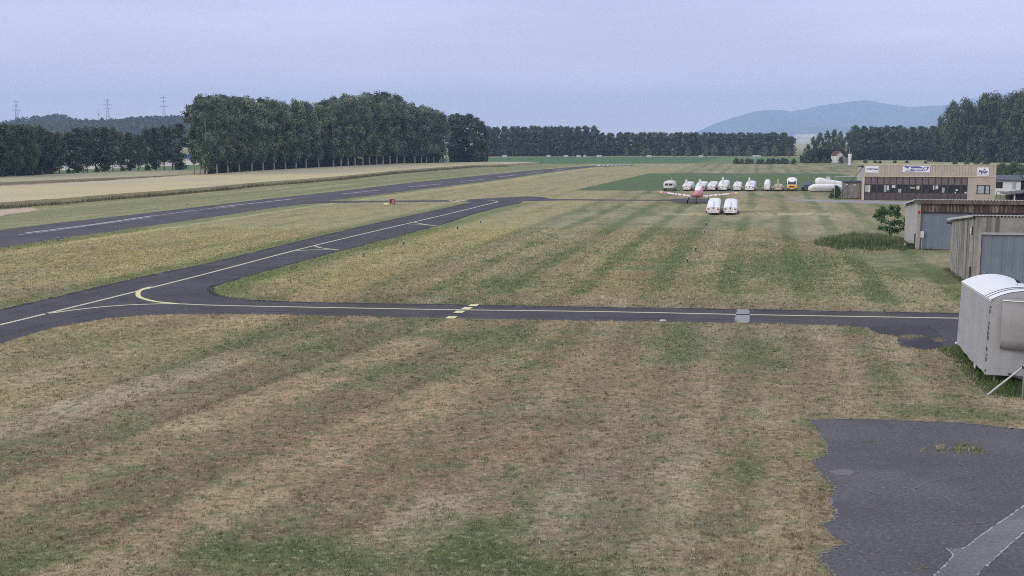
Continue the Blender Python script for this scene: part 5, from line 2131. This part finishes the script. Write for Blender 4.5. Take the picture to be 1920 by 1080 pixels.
# bird on the roof
bx = along_to(Pf - RD * 3.6, RP, 1904, 3.3)
pb = P0 + RD * 2.2 + RP * bx
u = bx / Wc
t = empty('bird', (pb.x, pb.y, zt0 + (zt1 - zt0) * 2.2 / Lc + .02 + rise * (1 - (2 * u - 1) ** 2)), .6, 'small dark bird perched on the white caravan roof', 'bird')
mb = MB()
mb.loft([ell(y, z, w_, h_, 12) for y, z, w_, h_ in ((-.11, .075, .012, .006), (-.06, .085, .028, .022), (-.02, .10, .042, .040), (.03, .125, .045, .044), (.065, .155, .032, .034), (.085, .185, .029, .03), (.105, .195, .020, .02), (.125, .190, .006, .006))])
mb.loft([ell(y, z, w_, h_, 8) for y, z, w_, h_ in ((-.20, .052, .018, .004), (-.11, .075, .020, .008), (-.06, .088, .018, .012))])
mb.loft([ell(y, z, w_, h_, 8) for y, z, w_, h_ in ((.115, .192, .009, .008), (.15, .186, .002, .002))])
for s_ in (-1, 1):
    mb.tube((s_ * .015, .0, .0), (s_ * .015, .0, .07), .004, n=5)
    mb.tube((s_ * .015, .0, .004), (s_ * .018, .03, .004), .004, n=5)
mb.build('body', M['bird'], t)
mb = MB()
for s_ in (-1, 1):
    mb.loft([ell(y, z, .010, h_, 8, cx=s_ * x_) for y, z, x_, h_ in ((-.13, .085, .012, .008), (-.05, .105, .040, .028), (.02, .125, .048, .034), (.05, .14, .036, .016))])
mb.build('wings', M['bird'], t)
# leaning pole stand
a = G(1852, 740)
t = empty('pole_stand', a, 0, 'galvanised pole leaning on an upright post in front of the caravan', 'stand')
b = G(1917, 747)
d = b - a
mb = MB()
tp = at_dist(1926, 682, b.y + .15) - a
mb.tube((0, 0, .0), tp, .038, n=10)
mb.build('leaning_pole', M['steel'], t)
mb = MB()
mb.tube((d.x, d.y, 0), (d.x, d.y, tp.z - .05), .03, n=8)
mb.build('post', M['wood_grey'], t)
mb = MB()
mb.obox((d.x + .02, d.y + .05, tp.z - .12), (.05, 0, 0), (0, .07, 0), (0, 0, .05))
mb.build('clamp', M['dark'], t)

# ------------------------------------------------------------------ small leafy tree by the board hangar
p = G(1669, 448)
h = z_for(p, 384)
t = empty('small_tree', p, 0, 'small bright leafy tree beside the board hangar', 'tree')
r = random.Random(5)
cs, rs = [], []
for i in range(46):
    a, k_ = r.uniform(0, 2 * PI), r.random() ** .45
    zz = r.uniform(.27, .95)
    e = (.50 * (1 + .28 * math.sin(3 * a + 1)) * math.sin(PI * (.22 + .72 * (zz - .27) / .68)) ** .8) * k_
    cs.append((math.cos(a) * e * h, math.sin(a) * e * h, zz * h))
    rs.append(.105 * h * r.uniform(.55, 1.35))
cm = leaf_mesh('crown', cs, rs, 46, .20, (.085, .150, .045), 71, .4)
o = bpy.data.objects.new('crown', cm)
COL.objects.link(o)
o.parent = t
mb = MB()
for k in range(4):
    a = k * 1.7
    mb.path([(.04 * math.cos(a), .04 * math.sin(a), 0), (.12 * math.cos(a), .12 * math.sin(a), h * .25), (.3 * math.cos(a + .3), .3 * math.sin(a + .3), h * .5), (.55 * math.cos(a + .3), .5 * math.sin(a + .3), h * .75)], [.045, .038, .028, .012], 7)
mb.build('trunk', M['bark'], t)


# ------------------------------------------------------------------ glider trailers
def wheel(parent, x, y, r, w=.16, name='wheel'):
    e = bpy.data.objects.new(name, None)
    COL.objects.link(e)
    e.parent = parent
    e.location = (x, y, r)
    mb = MB()
    mb.tube((-w / 2, 0, 0), (w / 2, 0, 0), r, n=18)
    mb.build('tyre', M['black'], e)
    s = 1 if x > 0 else -1
    mb = MB()
    mb.tube((s * (w / 2 - .02), 0, 0), (s * (w / 2 + .012), 0, 0), r * .58, n=14)
    mb.build('rim', M['steel'], e)
    return e


def trailer(px, by, a_deg, label, wid=1.5, L=7.6, h=1.72, rear_h=1.05, fin=2.15, fin_x=0.0, body='white', fin_y=.35, low=.28, group='white trailers parked in a row', ridge_=False):
    p = G(px, by)
    t = empty('glider_trailer', p, -math.radians(a_deg), label, 'trailer', group)
    hw = wid / 2
    m_ = M[body]
    P_ = 3.6
    secs = [rsec(0, hw * .95, low, rear_h, .16, p=4), rsec(.06, hw, low, rear_h + .03, .2, p=4), rsec(.5, hw, low, rear_h + .12, .3, p=P_), rsec(1.6, hw, low, rear_h + (h - rear_h) * .62, .45, p=P_), rsec(2.7, hw, low, h * .98, .5, p=P_), rsec(4.2, hw, low, h, .5, p=P_),
            rsec(5.6, hw * .98, low, h * .97, .5, p=P_), rsec(6.6, hw * .86, low + .03, h * .82, .5, p=3), rsec(L - .35, hw * .6, low + .12, h * .62, .6), rsec(L, hw * .25, low + .25, h * .45, .6)]
    mb = MB()
    mb.loft(secs)
    bd = mb.build('body', m_, t)
    mb = MB()
    mb.box(-hw - .012, hw + .012, .2, 6.2, .50, .53)
    mb.build('side_rail', M['steel'], bd)
    if fin:
        mb = MB()
        fl = .85
        mb.loft([[(fin_x + sx * ww, fin_y + yy_, z) for sx, yy_ in ((-1, 0.0), (1, 0.0), (1, fl), (-1, fl))] for z, ww in ((rear_h - .2, .20), (fin - .05, .13), (fin, .09))], smooth=False)
        fh = mb.build('fin_housing', m_, t)
    if ridge_:
        mb = MB()
        mb.obox((0, .85, rear_h + (h - rear_h) * .28 + .05), (.06, 0, 0), (0, .75, (h - rear_h) * .27), (0, -.03, .07))
        mb.build('tail_ridge', M['white_dirty'], t)
    mb = MB()
    mb.box(-.05, .05, -.05, -.005, .72, .95)
    mb.build('handle', M['dark'], t)
    mb = MB()
    mb.box(-hw * .35, hw * .35, -.02, -.004, .44, .58)
    mb.build('number_plate', M['white_dirty'], t)
    for s_ in (-1, 1):
        mb = MB()
        mb.box(s_ * hw * .74 - .11, s_ * hw * .74 + .11, -.035, -.004, .66, .80)
        mb.build('tail_light', M['red'], t)
        mb = MB()
        mb.box(s_ * hw * .82 - .05, s_ * hw * .82 + .05, -.03, -.004, .36, .46)
        mb.build('reflector', M['red'], t)
        wheel(t, s_ * (hw + .12), 3.4, .31)
        mb = MB()
        pts = [(s_ * (hw + .12), 3.4 + .42 * math.cos(PI * k / 8), .31 + .40 * math.sin(PI * k / 8)) for k in range(9)]
        for q in range(8):
            A, B = Vector(pts[q]), Vector(pts[q + 1])
            mb.obox((A + B) / 2, (.13, 0, 0), (B - A) * .52, Vector((0, .0, .012)))
        mb.build('mudguard', M['white_dirty'], t)
    mb = MB()
    mb.box(-hw * .9, hw * .9, .1, 6.4, low - .10, low - .002)
    mb.box(-.06, .06, 6.4, L + 1.1, low - .04, low + .06)
    mb.build('chassis', M['dark'], t)
    mb = MB()
    mb.tube((0, L + .9, 0), (0, L + .9, .55), .05, n=8)
    mb.build('jockey_wheel', M['dark'], t)
    return t


trailer(1286.5, 358.3, 16.5, 'white glider trailer with short fin box, between the old caravan and the aeroplane canopy', 1.5, 7.6, 1.55, 1.0, 2.0, -.1)
trailer(1312, 358.6, 16.5, 'white glider trailer directly behind the red aeroplane canopy', 1.6, 7.6, 1.62, 1.0, 2.05, -.1)
trailer(1333, 358.6, 16.5, 'low white glider trailer just right of the red aeroplane', 1.45, 7.6, 1.62, 1.0, 1.78, -.05)
trailer(1354, 358.4, 16.5, 'big white glider trailer with the tallest fin box near the row middle', 1.65, 7.8, 1.85, 1.0, 2.45, .0)
trailer(1381.5, 358.6, 14, 'narrow white glider trailer without a raised fin box', 1.4, 7.4, 1.55, 1.0, 1.75, -.05)
trailer(1405, 358.8, 16.5, 'white glider trailer with tall thin fin box right of the narrow trailer', 1.6, 7.8, 1.75, 1.0, 2.4, -.1)
trailer(1458.5, 358.6, 15, 'faded beige open trailer with a fin box left of the orange camper van', 1.55, 7.4, 1.15, .85, 2.1, -.05, 'beige', group=None)
trailer(1337, 403.2, 12.5, 'nearer white trailer with red tail lights, left of the two in front of the aeroplane', 1.55, 7.8, 1.85, 1.0, 0, ridge_=True, group='two nearer trailers by the aeroplane')
trailer(1369, 403.4, 12.5, 'nearer white trailer with grey end frame, right of the two in front of the aeroplane', 1.6, 7.8, 1.78, .95, 0, ridge_=True, group='two nearer trailers by the aeroplane', body='white')

# upright narrow trailer
p = G(1438, 358.5)
t = empty('box_trailer', p, -math.radians(14), 'narrow upright white trailer with wide mudguards, alone between two gaps', 'trailer')
mb = MB()
mb.loft([rsec(0, .48, .25, 1.35, .5), rsec(.3, .52, .25, 1.75, .5), rsec(1.0, .54, .25, 1.95, .5), rsec(4.5, .54, .25, 1.95, .5), rsec(5.6, .4, .3, 1.4, .5), rsec(6.0, .2, .4, .9, .5)])
mb.build('body', M['white'], t)
for s_ in (-1, 1):
    wheel(t, s_ * .70, 1.6, .30)
    mb = MB()
    mb.box(s_ * .70 - .13, s_ * .70 + .13, 1.15, 2.05, .62, .70)
    mb.box(s_ * .70 - .13, s_ * .70 + .13, 1.10, 1.149, .35, .70)
    mb.build('mudguard', M['white_dirty'], t)
    mb = MB()
    mb.box(s_ * .36 - .07, s_ * .36 + .07, -.03, -.003, .5, .62)
    mb.build('tail_light', M['red'], t)
mb = MB()
mb.box(-.42, .42, -.06, -.004, .26, .44)
mb.build('bumper', M['steel'], t)
mb = MB()
mb.obox((0, .12, 1.2), (.05, 0, 0), (0, .02, 0), (0, .07, .3))
mb.build('latch', M['grey_print'], t)

# old rounded tank-like caravan at the left end
p = G(1253.5, 358.6)
t = empty('old_caravan', p, -math.radians(16), 'weathered rounded caravan on dark wheels at the left end of the parked row', 'caravan')
mb = MB()
mb.loft([rsec(0, .80, .55, 1.45, .55), rsec(.12, .95, .5, 1.7, .55), rsec(.6, 1.0, .5, 1.85, .5), rsec(2.8, 1.0, .5, 1.85, .5), rsec(3.3, .95, .5, 1.7, .55), rsec(3.5, .8, .55, 1.4, .55)])
mb.build('body', M['white_dirty'], t)
for (a, b) in ((-.66, -.08), (.08, .66)):
    mb = MB()
    mb.box(a, b, -.03, .08, 1.02, 1.36)
    mb.build('window', M['glass'], t)
mb = MB()
mb.box(-.9, .9, .15, 3.3, .32, .498)
mb.box(-.05, .05, -.9, .15, .34, .44)
mb.build('chassis', M['dark'], t)
for s_ in (-1, 1):
    for yy_ in (.7, 2.7):
        wheel(t, s_ * .88, yy_, .30)
mb = MB()
mb.tube((.35, 1.2, 1.85), (.35, 1.2, 2.45), .05, n=8)
mb.build('flue', M['steel'], t)
mb = MB()
mb.box(.98, 1.03, .4, 1.4, .45, 1.1)
mb.build('side_hatch', M['white'], t)

# orange and white camper van, front towards the camera
p = G(1484.5, 358.6)
dir_ = Vector((-p.x, -p.y, 0)).normalized()
t = empty('camper_van', p, PI - math.radians(14), 'orange and white high-roof camper van facing the camera', 'van')
# local +y is the nose
mb = MB()
mb.loft([rsec(-4.2, .86, .32, 1.12, .12), rsec(-4.1, .90, .28, 1.12, .12), rsec(-.35, .90, .28, 1.12, .12), rsec(-.05, .88, .30, 1.02, .2), rsec(0, .84, .36, .92, .25)])
mb.build('body', M['van_orange'], t)
mb = MB()
mb.loft([rsec(-4.15, .80, 1.122, 2.15, .4), rsec(-4.0, .86, 1.122, 2.32, .4), rsec(-1.3, .86, 1.122, 2.38, .4), rsec(-.75, .84, 1.122, 2.05, .4), rsec(-.36, .84, 1.122, 1.20, .4)])
cb = mb.build('cab_roof', M['white'], t)
mb = MB()
mb.add([(-.70, -.375, 1.19), (.70, -.375, 1.19), (.62, -.70, 1.80), (-.62, -.70, 1.80), (-.70, -.40, 1.17), (.70, -.40, 1.17), (.62, -.74, 1.78), (-.62, -.74, 1.78)],
       [(0, 1, 2, 3), (7, 6, 5, 4), (0, 4, 5, 1), (1, 5, 6, 2), (2, 6, 7, 3), (3, 7, 4, 0)])
mb.add([(-.72, -.33, 1.19), (.72, -.33, 1.19), (.63, -.66, 1.82), (-.63, -.66, 1.82)], [(0, 1, 2, 3)])
mb.build('windscreen', M['glass'], t)
for s_ in (-1, 1):
    mb = MB()
    mb.tube((s_ * .62, -.02, .82), (s_ * .62, .03, .82), .11, n=14)
    mb.build('headlight', M['white'], t)
    mb = MB()
    mb.box(s_ * .905 - .01, s_ * .905 + .01, -1.9, -.7, 1.2, 1.75)
    mb.build('side_window', M['glass'], t)
    mb = MB()
    mb.box(s_ * 1.0 - .07, s_ * 1.0 + .07, -.75, -.68, 1.2, 1.42)
    mb.build('mirror', M['dark'], t)
    for yy_ in (-.65, -3.2):
        wheel(t, s_ * .78, yy_, .31, .2)
mb = MB()
mb.box(-.86, .86, -.02, .10, .34, .50)
mb.build('bumper', M['dark'], t)
mb = MB()
mb.box(-.45, .45, -.02, .035, .74, .9)
mb.build('grille', M['dark'], t)
mb = MB()
mb.box(-.26, .26, .101, .112, .38, .48)
mb.build('number_plate', M['white'], t)

# navy car
p = G(1511, 357.6)
t = empty('parked_car', p, PI - math.radians(25), 'dark navy car between the camper van and the long white trailer', 'car')
mb = MB()
mb.loft([rsec(-3.9, .72, .35, .85, .3), rsec(-3.7, .80, .28, .92, .3), rsec(-1.0, .82, .26, .92, .3), rsec(-.2, .80, .28, .80, .3), rsec(0, .70, .36, .66, .3)])
mb.build('body', M['car_navy'], t)
mb = MB()
mb.loft([rsec(-3.75, .62, .925, 1.20, .5), rsec(-3.3, .68, .925, 1.42, .5), rsec(-1.9, .68, .925, 1.45, .5), rsec(-1.0, .72, .925, .99, .5)])
mb.build('cabin', M['glass'], t)
mb = MB()
mb.loft([rsec(-3.35, .60, 1.40, 1.46, .5), rsec(-2.6, .62, 1.42, 1.49, .5), rsec(-1.95, .60, 1.40, 1.47, .5)])
mb.build('roof', M['car_navy'], t)
for s_ in (-1, 1):
    mb = MB()
    mb.box(s_ * .58 - .13, s_ * .58 + .13, -.1, .005, .60, .74)
    mb.build('headlight', M['white_dirty'], t)
    for yy_ in (-.75, -3.1):
        wheel(t, s_ * .74, yy_, .30, .18)
mb = MB()
mb.box(-.25, .25, .002, .02, .42, .52)
mb.build('number_plate', M['white'], t)

# long white trailer seen from its side
p = G(1515.5, 361.6)
Lt = along_to(p, Vector((1, -.05, 0)), 1578)
t = empty('long_trailer', p, -math.atan(.05), 'long low white trailer seen from the side with a pointed nose and dark stripe', 'trailer')
hT = 1.52
secs = []
for f, zt_, zb_, hw in ((0.0, 1.0, .5, .35), (.05, 1.18, .38, .6), (.16, hT, .32, .75), (.5, hT, .32, .75), (.9, hT - .04, .34, .75), (1.0, hT - .2, .5, .6)):
    s_ = rsec(0, hw, zb_, zt_, .3)
    secs.append([(Lt * f, x, z) for x, y, z in s_])
mb = MB()
mb.loft([list(reversed(q)) for q in secs])
bd = mb.build('body', M['white'], t)
mb = MB()
mb.box(.25, Lt * .93, -.765, -.745, .80, .87)
mb.build('stripe', M['grey_print'], bd)
mb = MB()
mb.tube((Lt * .80, -.80, .31), (Lt * .80, -.66, .31), .31, n=18)
mb.build('wheel', M['black'], t)
mb = MB()
for q in range(10):
    a0, a1 = PI * q / 10, PI * (q + 1) / 10
    A, B = Vector((Lt * .80 + .44 * math.cos(a0), -.79, .31 + .44 * math.sin(a0))), Vector((Lt * .80 + .44 * math.cos(a1), -.79, .31 + .44 * math.sin(a1)))
    mb.obox((A + B) / 2, (B - A) * .55, (0, .06, 0), (0, 0, .02))
mb.build('wheel_arch', M['grey_print'], t)
mb = MB()
mb.box(.4, Lt * .95, -.5, .5, .2, .315)
mb.build('chassis', M['dark'], t)
# trailer behind it
p = G(1528, 356.8)
t = empty('glider_trailer', p, 0, 'white trailer with bulbous nose and fin box showing above the long low trailer', 'trailer')
mb = MB()
secs = []
for x_, zt_, zb_, hw in ((0.0, 1.75, 1.4, .2), (.12, 2.1, .9, .45), (.6, 2.28, .5, .65), (1.3, 2.25, .35, .7), (2.1, 1.95, .35, .7), (3.4, 1.8, .35, .7), (5.2, 1.5, .4, .55), (6.0, 1.1, .5, .4)):
    secs.append([(x_, a, z) for a, b, z in rsec(0, hw, zb_, zt_, .5)])
mb.loft([list(reversed(q)) for q in secs])
mb.build('body', M['white'], t)
mb = MB()
mb.loft([[(2.0 + a * s_, -.10 + b * .2, z) for a, b in ((0, 0), (1, 0), (1, 1), (0, 1))] for z, s_ in ((1.6, .75), (2.4, .6), (2.46, .5))], smooth=False)
mb.build('fin_housing', M['white_dirty'], t)
for yy_ in (-.72, .72):
    mb = MB()
    mb.tube((2.8, yy_ - .08, .31), (2.8, yy_ + .08, .31), .31, n=16)
    mb.build('wheel', M['black'], t)
mb = MB()
mb.box(.5, 5.5, -.4, .4, .2, .36)
mb.build('chassis', M['dark'], t)

# ------------------------------------------------------------------ aeroplane
p = G(1309, 381.3)
t = empty('aeroplane', p, math.radians(163), 'faded red low-wing aeroplane with white-striped wings and yellow tips, nose towards the camera', 'aeroplane')
# local +y nose, x to its right
ZC = 1.28
mb = MB()
mb.loft([ell(y, ZC + z, w_, h_, 18, p=2.3) for y, z, w_, h_ in ((-5.0, .42, .06, .14), (-4.2, .38, .16, .22), (-2.6, .30, .34, .38), (-1.1, .22, .52, .55), (.0, .16, .58, .60), (.9, .08, .57, .55), (1.7, -.02, .52, .48), (2.3, -.08, .40, .38), (2.5, -.10, .26, .26))])
fu = mb.build('fuselage', M['pink'], t)
mb = MB()
mb.box(-.36, -.12, 2.36, 2.475, ZC - .28, ZC - .10)
mb.box(.12, .36, 2.36, 2.475, ZC - .28, ZC - .10)
mb.build('air_intake', M['dark'], fu)
mb = MB()
mb.loft([ell(y, ZC + z, w_, h_, 16) for y, z, w_, h_ in ((-1.9, .62, .12, .12), (-1.2, .76, .40, .28), (-.2, .82, .50, .38), (.5, .74, .46, .28), (.95, .56, .30, .10))])
mb.build('canopy', M['white'], t)
DI = math.tan(math.radians(6.8))


def wing_pts(x, le, te, z, th):
    n = 12
    out = []
    for i in range(n):
        a = 2 * PI * i / n
        c = (1 - math.cos(a)) / 2
        y = le + (te - le) * c
        tilt = (le - y) * .09
        hgt = th * (math.sin(a)) * (1 - .55 * c) * (1.0 if math.sin(a) > 0 else .5)
        out.append((x, y, z + hgt + tilt))
    return out


for s_ in (-1, 1):
    st = [(.45, 1.05, -.75, .20), (2.6, .85, -.62, .16), (5.15, .60, -.50, .12)]
    mb = MB()
    secs = [wing_pts(s_ * x, le, te, ZC - .42 + x * DI, th) for x, le, te, th in st]
    mb.loft(secs if s_ < 0 else [list(reversed(q)) for q in secs])
    wg = mb.build('wing', M['pink'], t)
    # white dashes along the leading edge
    mb = MB()
    for (a, b) in ((.75, 1.5), (1.65, 2.1), (2.3, 2.75), (2.95, 3.2), (3.35, 4.35)):
        seg = []
        for x in (a, b):
            f = np.interp(x, [q[0] for q in st], [q[1] for q in st])
            th = np.interp(x, [q[0] for q in st], [q[3] for q in st])
            z = ZC - .42 + x * DI
            seg.append([(s_ * x, f - .42, z + th * .86 + .052), (s_ * x, f - .10, z + th * .66 + .026), (s_ * x, f + .014, z + .0), (s_ * x, f - .08, z - th * .36 - .012), (s_ * x, f - .16, z)])
        mb.loft(seg if s_ < 0 else [list(reversed(q)) for q in seg])
    mb.build('leading_edge_stripes', M['white'], wg)
    mb = MB()
    secs = [wing_pts(s_ * x, le, te, ZC - .42 + x * DI, th) for x, le, te, th in ((5.155, .60, -.50, .125), (5.4, .50, -.42, .12), (5.55, .2, -.2, .05))]
    mb.loft(secs if s_ < 0 else [list(reversed(q)) for q in secs])
    mb.build('wing_tip', M['ivory'], t)
    # tailplane
    mb = MB()
    secs = [wing_pts(s_ * x, le, te, ZC + .52, th) for x, le, te, th in ((.06, -4.1, -4.95, .05), (1.5, -4.3, -4.9, .035))]
    mb.loft(secs if s_ < 0 else [list(reversed(q)) for q in secs])
    mb.build('tailplane', M['red_paint'], t)
    # main gear
    mb = MB()
    mb.tube((s_ * 1.35, -.15, ZC - .45), (s_ * 1.5, -.2, .28), .06, .05, 8)
    mb.build('main_gear_leg', M['dark'], t)
    e = bpy.data.objects.new('main_wheel', None)
    COL.objects.link(e)
    e.parent = t
    e.location = (s_ * 1.55, -.2, .23)
    mb = MB()
    mb.tube((-.085, 0, 0), (.085, 0, 0), .23, n=16)
    mb.build('tyre', M['black'], e)
    mb = MB()
    mb.tube((-.095, 0, 0), (.095, 0, 0), .11, n=12)
    mb.build('hub', M['steel'], e)
mb = MB()
mb.loft([[(s_ * w_, y, z) for s_, y in ((-1, a), (1, a), (1, b), (-1, b))] for z, a, b, w_ in ((ZC + .45, -3.9, -5.1, .06), (ZC + .85, -4.4, -5.2, .045), (ZC + 1.12, -4.65, -5.25, .03))], smooth=False)
mb.build('fin', M['red_paint'], t)
mb = MB()
mb.tube((0, 1.9, ZC - .4), (0, 2.05, .25), .05, n=8)
mb.build('nose_gear_leg', M['dark'], t)
mb = MB()
mb.tube((-.075, 2.08, .2), (.075, 2.08, .2), .2, n=16)
mb.build('nose_wheel', M['black'], t)
mb = MB()
mb.loft([ell(y, ZC - .12, w_, w_, 14) for y, w_ in ((2.505, .19), (2.62, .16), (2.74, .09), (2.80, .02))])
mb.build('spinner', M['red_paint'], t)
for s_ in (-1, 1):
    mb = MB()
    mb.loft([[(s_ * x, 2.58 + dy * ww, ZC - .12 + dz * ww) for dy, dz in ((-.25, -1), (.25, -1), (.25, 1), (-.25, 1))] for x, ww in ((.14, .05), (.45, .085), (.8, .07), (.98, .035))], smooth=False)
    mb.build('propeller_blade', M['dark'], t)

# ------------------------------------------------------------------ signs, lights, markers on the airfield
p = G(735.5, 384)
t = empty('taxi_sign', p, 0.15, 'red and black taxi sign box in the grass by the cross path', 'sign')
mb = MB()
mb.box(-.36, .36, -.10, .10, .18, .80)
mb.build('box', M['red_paint'], t)
mb = MB()
mb.box(-.06, .28, -.115, -.103, .28, .70)
mb.build('face', M['pink'], t)
mb = MB()
mb.box(-.26, -.12, -.115, -.103, .22, .77)
mb.build('black_bar', M['black'], t)
for s_ in (-1, 1):
    mb = MB()
    mb.tube((s_ * .3, 0, 0), (s_ * .3, 0, .18), .03, n=6)
    mb.build('leg', M['dark'], t)
p = G(724, 385)
t = empty('marker_board', p, 0.15, 'low pale yellow marker board left of the red taxi sign', 'marker')
mb = MB()
mb.obox((0, 0, .17), (.34, 0, 0), (0, .05, .10), (0, -.02, .03))
mb.build('board', M['ivory'], t)
mb = MB()
mb.box(-.25, .25, -.02, .02, 0, .16)
mb.build('foot', M['dark'], t)


def edge_light(px, by, h, label, col, group):
    p = G(px, by)
    h *= .85
    t = empty('edge_light', p, 0, label, 'light', group)
    mb = MB()
    mb.tube((0, 0, .01), (0, 0, .03), .11, n=12)
    mb.tube((0, 0, .03), (0, 0, h * .6), .05, .045, 10)
    mb.build('stem', M['dark'], t)
    mb = MB()
    mb.tube((0, 0, h * .6), (0, 0, h * .86), .075, .07, 12)
    mb.build('lens', col, t)
    mb = MB()
    mb.ball((0, 0, h * .9), (.07, .07, .05), 10, 6)
    mb.build('cap', M['white_dirty'], t)
    return t


for px, by, h, lb in ((682.5, 481, .42, 'blue edge light nearest the Y junction right of the diagonal taxiway'), (757, 459, .40, 'blue edge light, second from the junction right of the diagonal taxiway'), (857.5, 429.5, .40, 'blue edge light, third from the junction right of the diagonal taxiway'),
                      (901, 418, .35, 'blue edge light farthest along the right of the diagonal taxiway'), (1289, 493, .42, 'white-capped edge light nearest the concrete slab in the mown field'), (1304.5, 471, .42, 'white-capped edge light, second from the near end of the field row'),
                      (1321, 437.5, .40, 'white-capped edge light, third from the near end of the field row'), (1324.5, 423, .40, 'white-capped edge light of the field row closest to the two near trailers'),
                      (109, 451.5, .40, 'dark runway edge light on the near side of the runway at the left'), (351, 384.5, .35, 'pale runway edge light on the far side of the runway'), (1196, 366, .45, 'dark edge light alone right of the taxiway end')):
    edge_light(px, by, h, lb, M['light_blue'] if px < 1000 else M['dark'], 'edge lights of the airfield')
p = G(1243, 601.3)
t = empty('drain_cover', p, 0, 'small pale round drain cover at the lower edge of the cross taxiway', 'drain cover')
mb = MB()
mb.tube((0, 0, .0), (0, 0, .035), .15, n=18)
mb.build('lid', M['white_dirty'], t)
mb = MB()
mb.tube((0, 0, .0), (0, 0, .02), .20, n=18)
mb.build('rim', M['concrete_post'], t)

# ------------------------------------------------------------------ air
mb = MB()
mb.box(-7050, 7050, -420, 11150, -1.3, 440)
hz = mb.build('haze', bpy.data.materials.new('hazy_air'))
hz['kind'] = 'stuff'
hm = hz.data.materials[0]
hm.use_nodes = True
nt = hm.node_tree
nt.nodes.clear()
pv = nt.nodes.new('ShaderNodeVolumePrincipled')
ou = nt.nodes.new('ShaderNodeOutputMaterial')
pv.inputs['Color'].default_value = (.50, .68, 1.0, 1)
pv.inputs['Density'].default_value = .00018
pv.inputs['Anisotropy'].default_value = 0.0
hm.cycles.volume_sampling = 'DISTANCE'
nt.links.new(pv.outputs['Volume'], ou.inputs['Volume'])

# ------------------------------------------------------------------ sky and sun
SUN_AZ = math.radians(-115)      # measured from +Y towards +X: behind the camera, to the left
SUN_EL = math.radians(24)
w = bpy.data.worlds.new('World')
scene.world = w
w.use_nodes = True
nt = w.node_tree
N, L = nt.nodes, nt.links
N.clear()
ow = N.new('ShaderNodeOutputWorld')
bg = N.new('ShaderNodeBackground')
sky = N.new('ShaderNodeTexSky')
sky.sky_type = 'NISHITA'
sky.sun_disc = False
sky.sun_elevation = SUN_EL
sky.sun_rotation = SUN_AZ
sky.dust_density = 4.0
sky.air_density = 1.2
bg.inputs['Strength'].default_value = .1
# veil of high cloud over the clear sky: brighter overhead, broken by faint bands
tc = N.new('ShaderNodeTexCoord')
sep = N.new('ShaderNodeSeparateXYZ')
L.new(tc.outputs['Generated'], sep.inputs['Vector'])
rp = N.new('ShaderNodeValToRGB')
cr = rp.color_ramp
cr.elements[0].position = 0.0
cr.elements[0].color = (1.48, 1.20, 1.18, 1)
cr.elements[1].position = 1.0
cr.elements[1].color = (1.15, 1.2, 1.4, 1)
e = cr.elements.new(.06)
e.color = (1.06, .98, 1.13, 1)
e = cr.elements.new(.13)
e.color = (.80, .84, 1.14, 1)
e = cr.elements.new(.35)
e.color = (.90, .95, 1.22, 1)
L.new(sep.outputs['Z'], rp.inputs['Fac'])
mp = N.new('ShaderNodeMapping')
mp.inputs['Scale'].default_value = (1.3, 1.3, 12)
L.new(tc.outputs['Generated'], mp.inputs['Vector'])
ns = N.new('ShaderNodeTexNoise')
ns.inputs['Scale'].default_value = 2.2
ns.inputs['Detail'].default_value = 5
L.new(mp.outputs['Vector'], ns.inputs['Vector'])
mr = N.new('ShaderNodeMapRange')
mr.inputs['From Min'].default_value = .35
mr.inputs['From Max'].default_value = .7
mr.inputs['To Min'].default_value = 8.7
mr.inputs['To Max'].default_value = 10.7
L.new(ns.outputs['Fac'], mr.inputs['Value'])
vm = N.new('ShaderNodeVectorMath')
vm.operation = 'SCALE'
L.new(rp.outputs['Color'], vm.inputs[0])
L.new(mr.outputs['Result'], vm.inputs['Scale'])
mx = N.new('ShaderNodeMix')
mx.data_type = 'RGBA'
mx.inputs['Factor'].default_value = .88
L.new(sky.outputs['Color'], mx.inputs['A'])
L.new(vm.outputs['Vector'], mx.inputs['B'])
L.new(mx.outputs['Result'], bg.inputs['Color'])
L.new(bg.outputs[0], ow.inputs['Surface'])

sd = bpy.data.lights.new('sun', 'SUN')
sd.energy = 1.7
sd.angle = math.radians(18)
sd.color = (1.0, .90, .74)
so = bpy.data.objects.new('sun', sd)
COL.objects.link(so)
d = Vector((math.sin(SUN_AZ) * math.cos(SUN_EL), math.cos(SUN_AZ) * math.cos(SUN_EL), math.sin(SUN_EL)))
so.rotation_euler = (-d).to_track_quat('-Z', 'Y').to_euler()
so.location = (0, 0, 60)

# ------------------------------------------------------------------ render settings
scene.view_settings.view_transform = 'Standard'
scene.view_settings.look = 'None'
scene.view_settings.exposure = 0.0
scene.view_settings.gamma = 1.0
scene.render.engine = 'CYCLES'
cy = scene.cycles
cy.max_bounces = 6
cy.diffuse_bounces = 2
cy.glossy_bounces = 2
cy.transmission_bounces = 2
cy.volume_bounces = 2
cy.use_denoising = False
cy.filter_width = 1.0
cy.transparent_max_bounces = 8
cy.caustics_reflective = False
cy.caustics_refractive = False
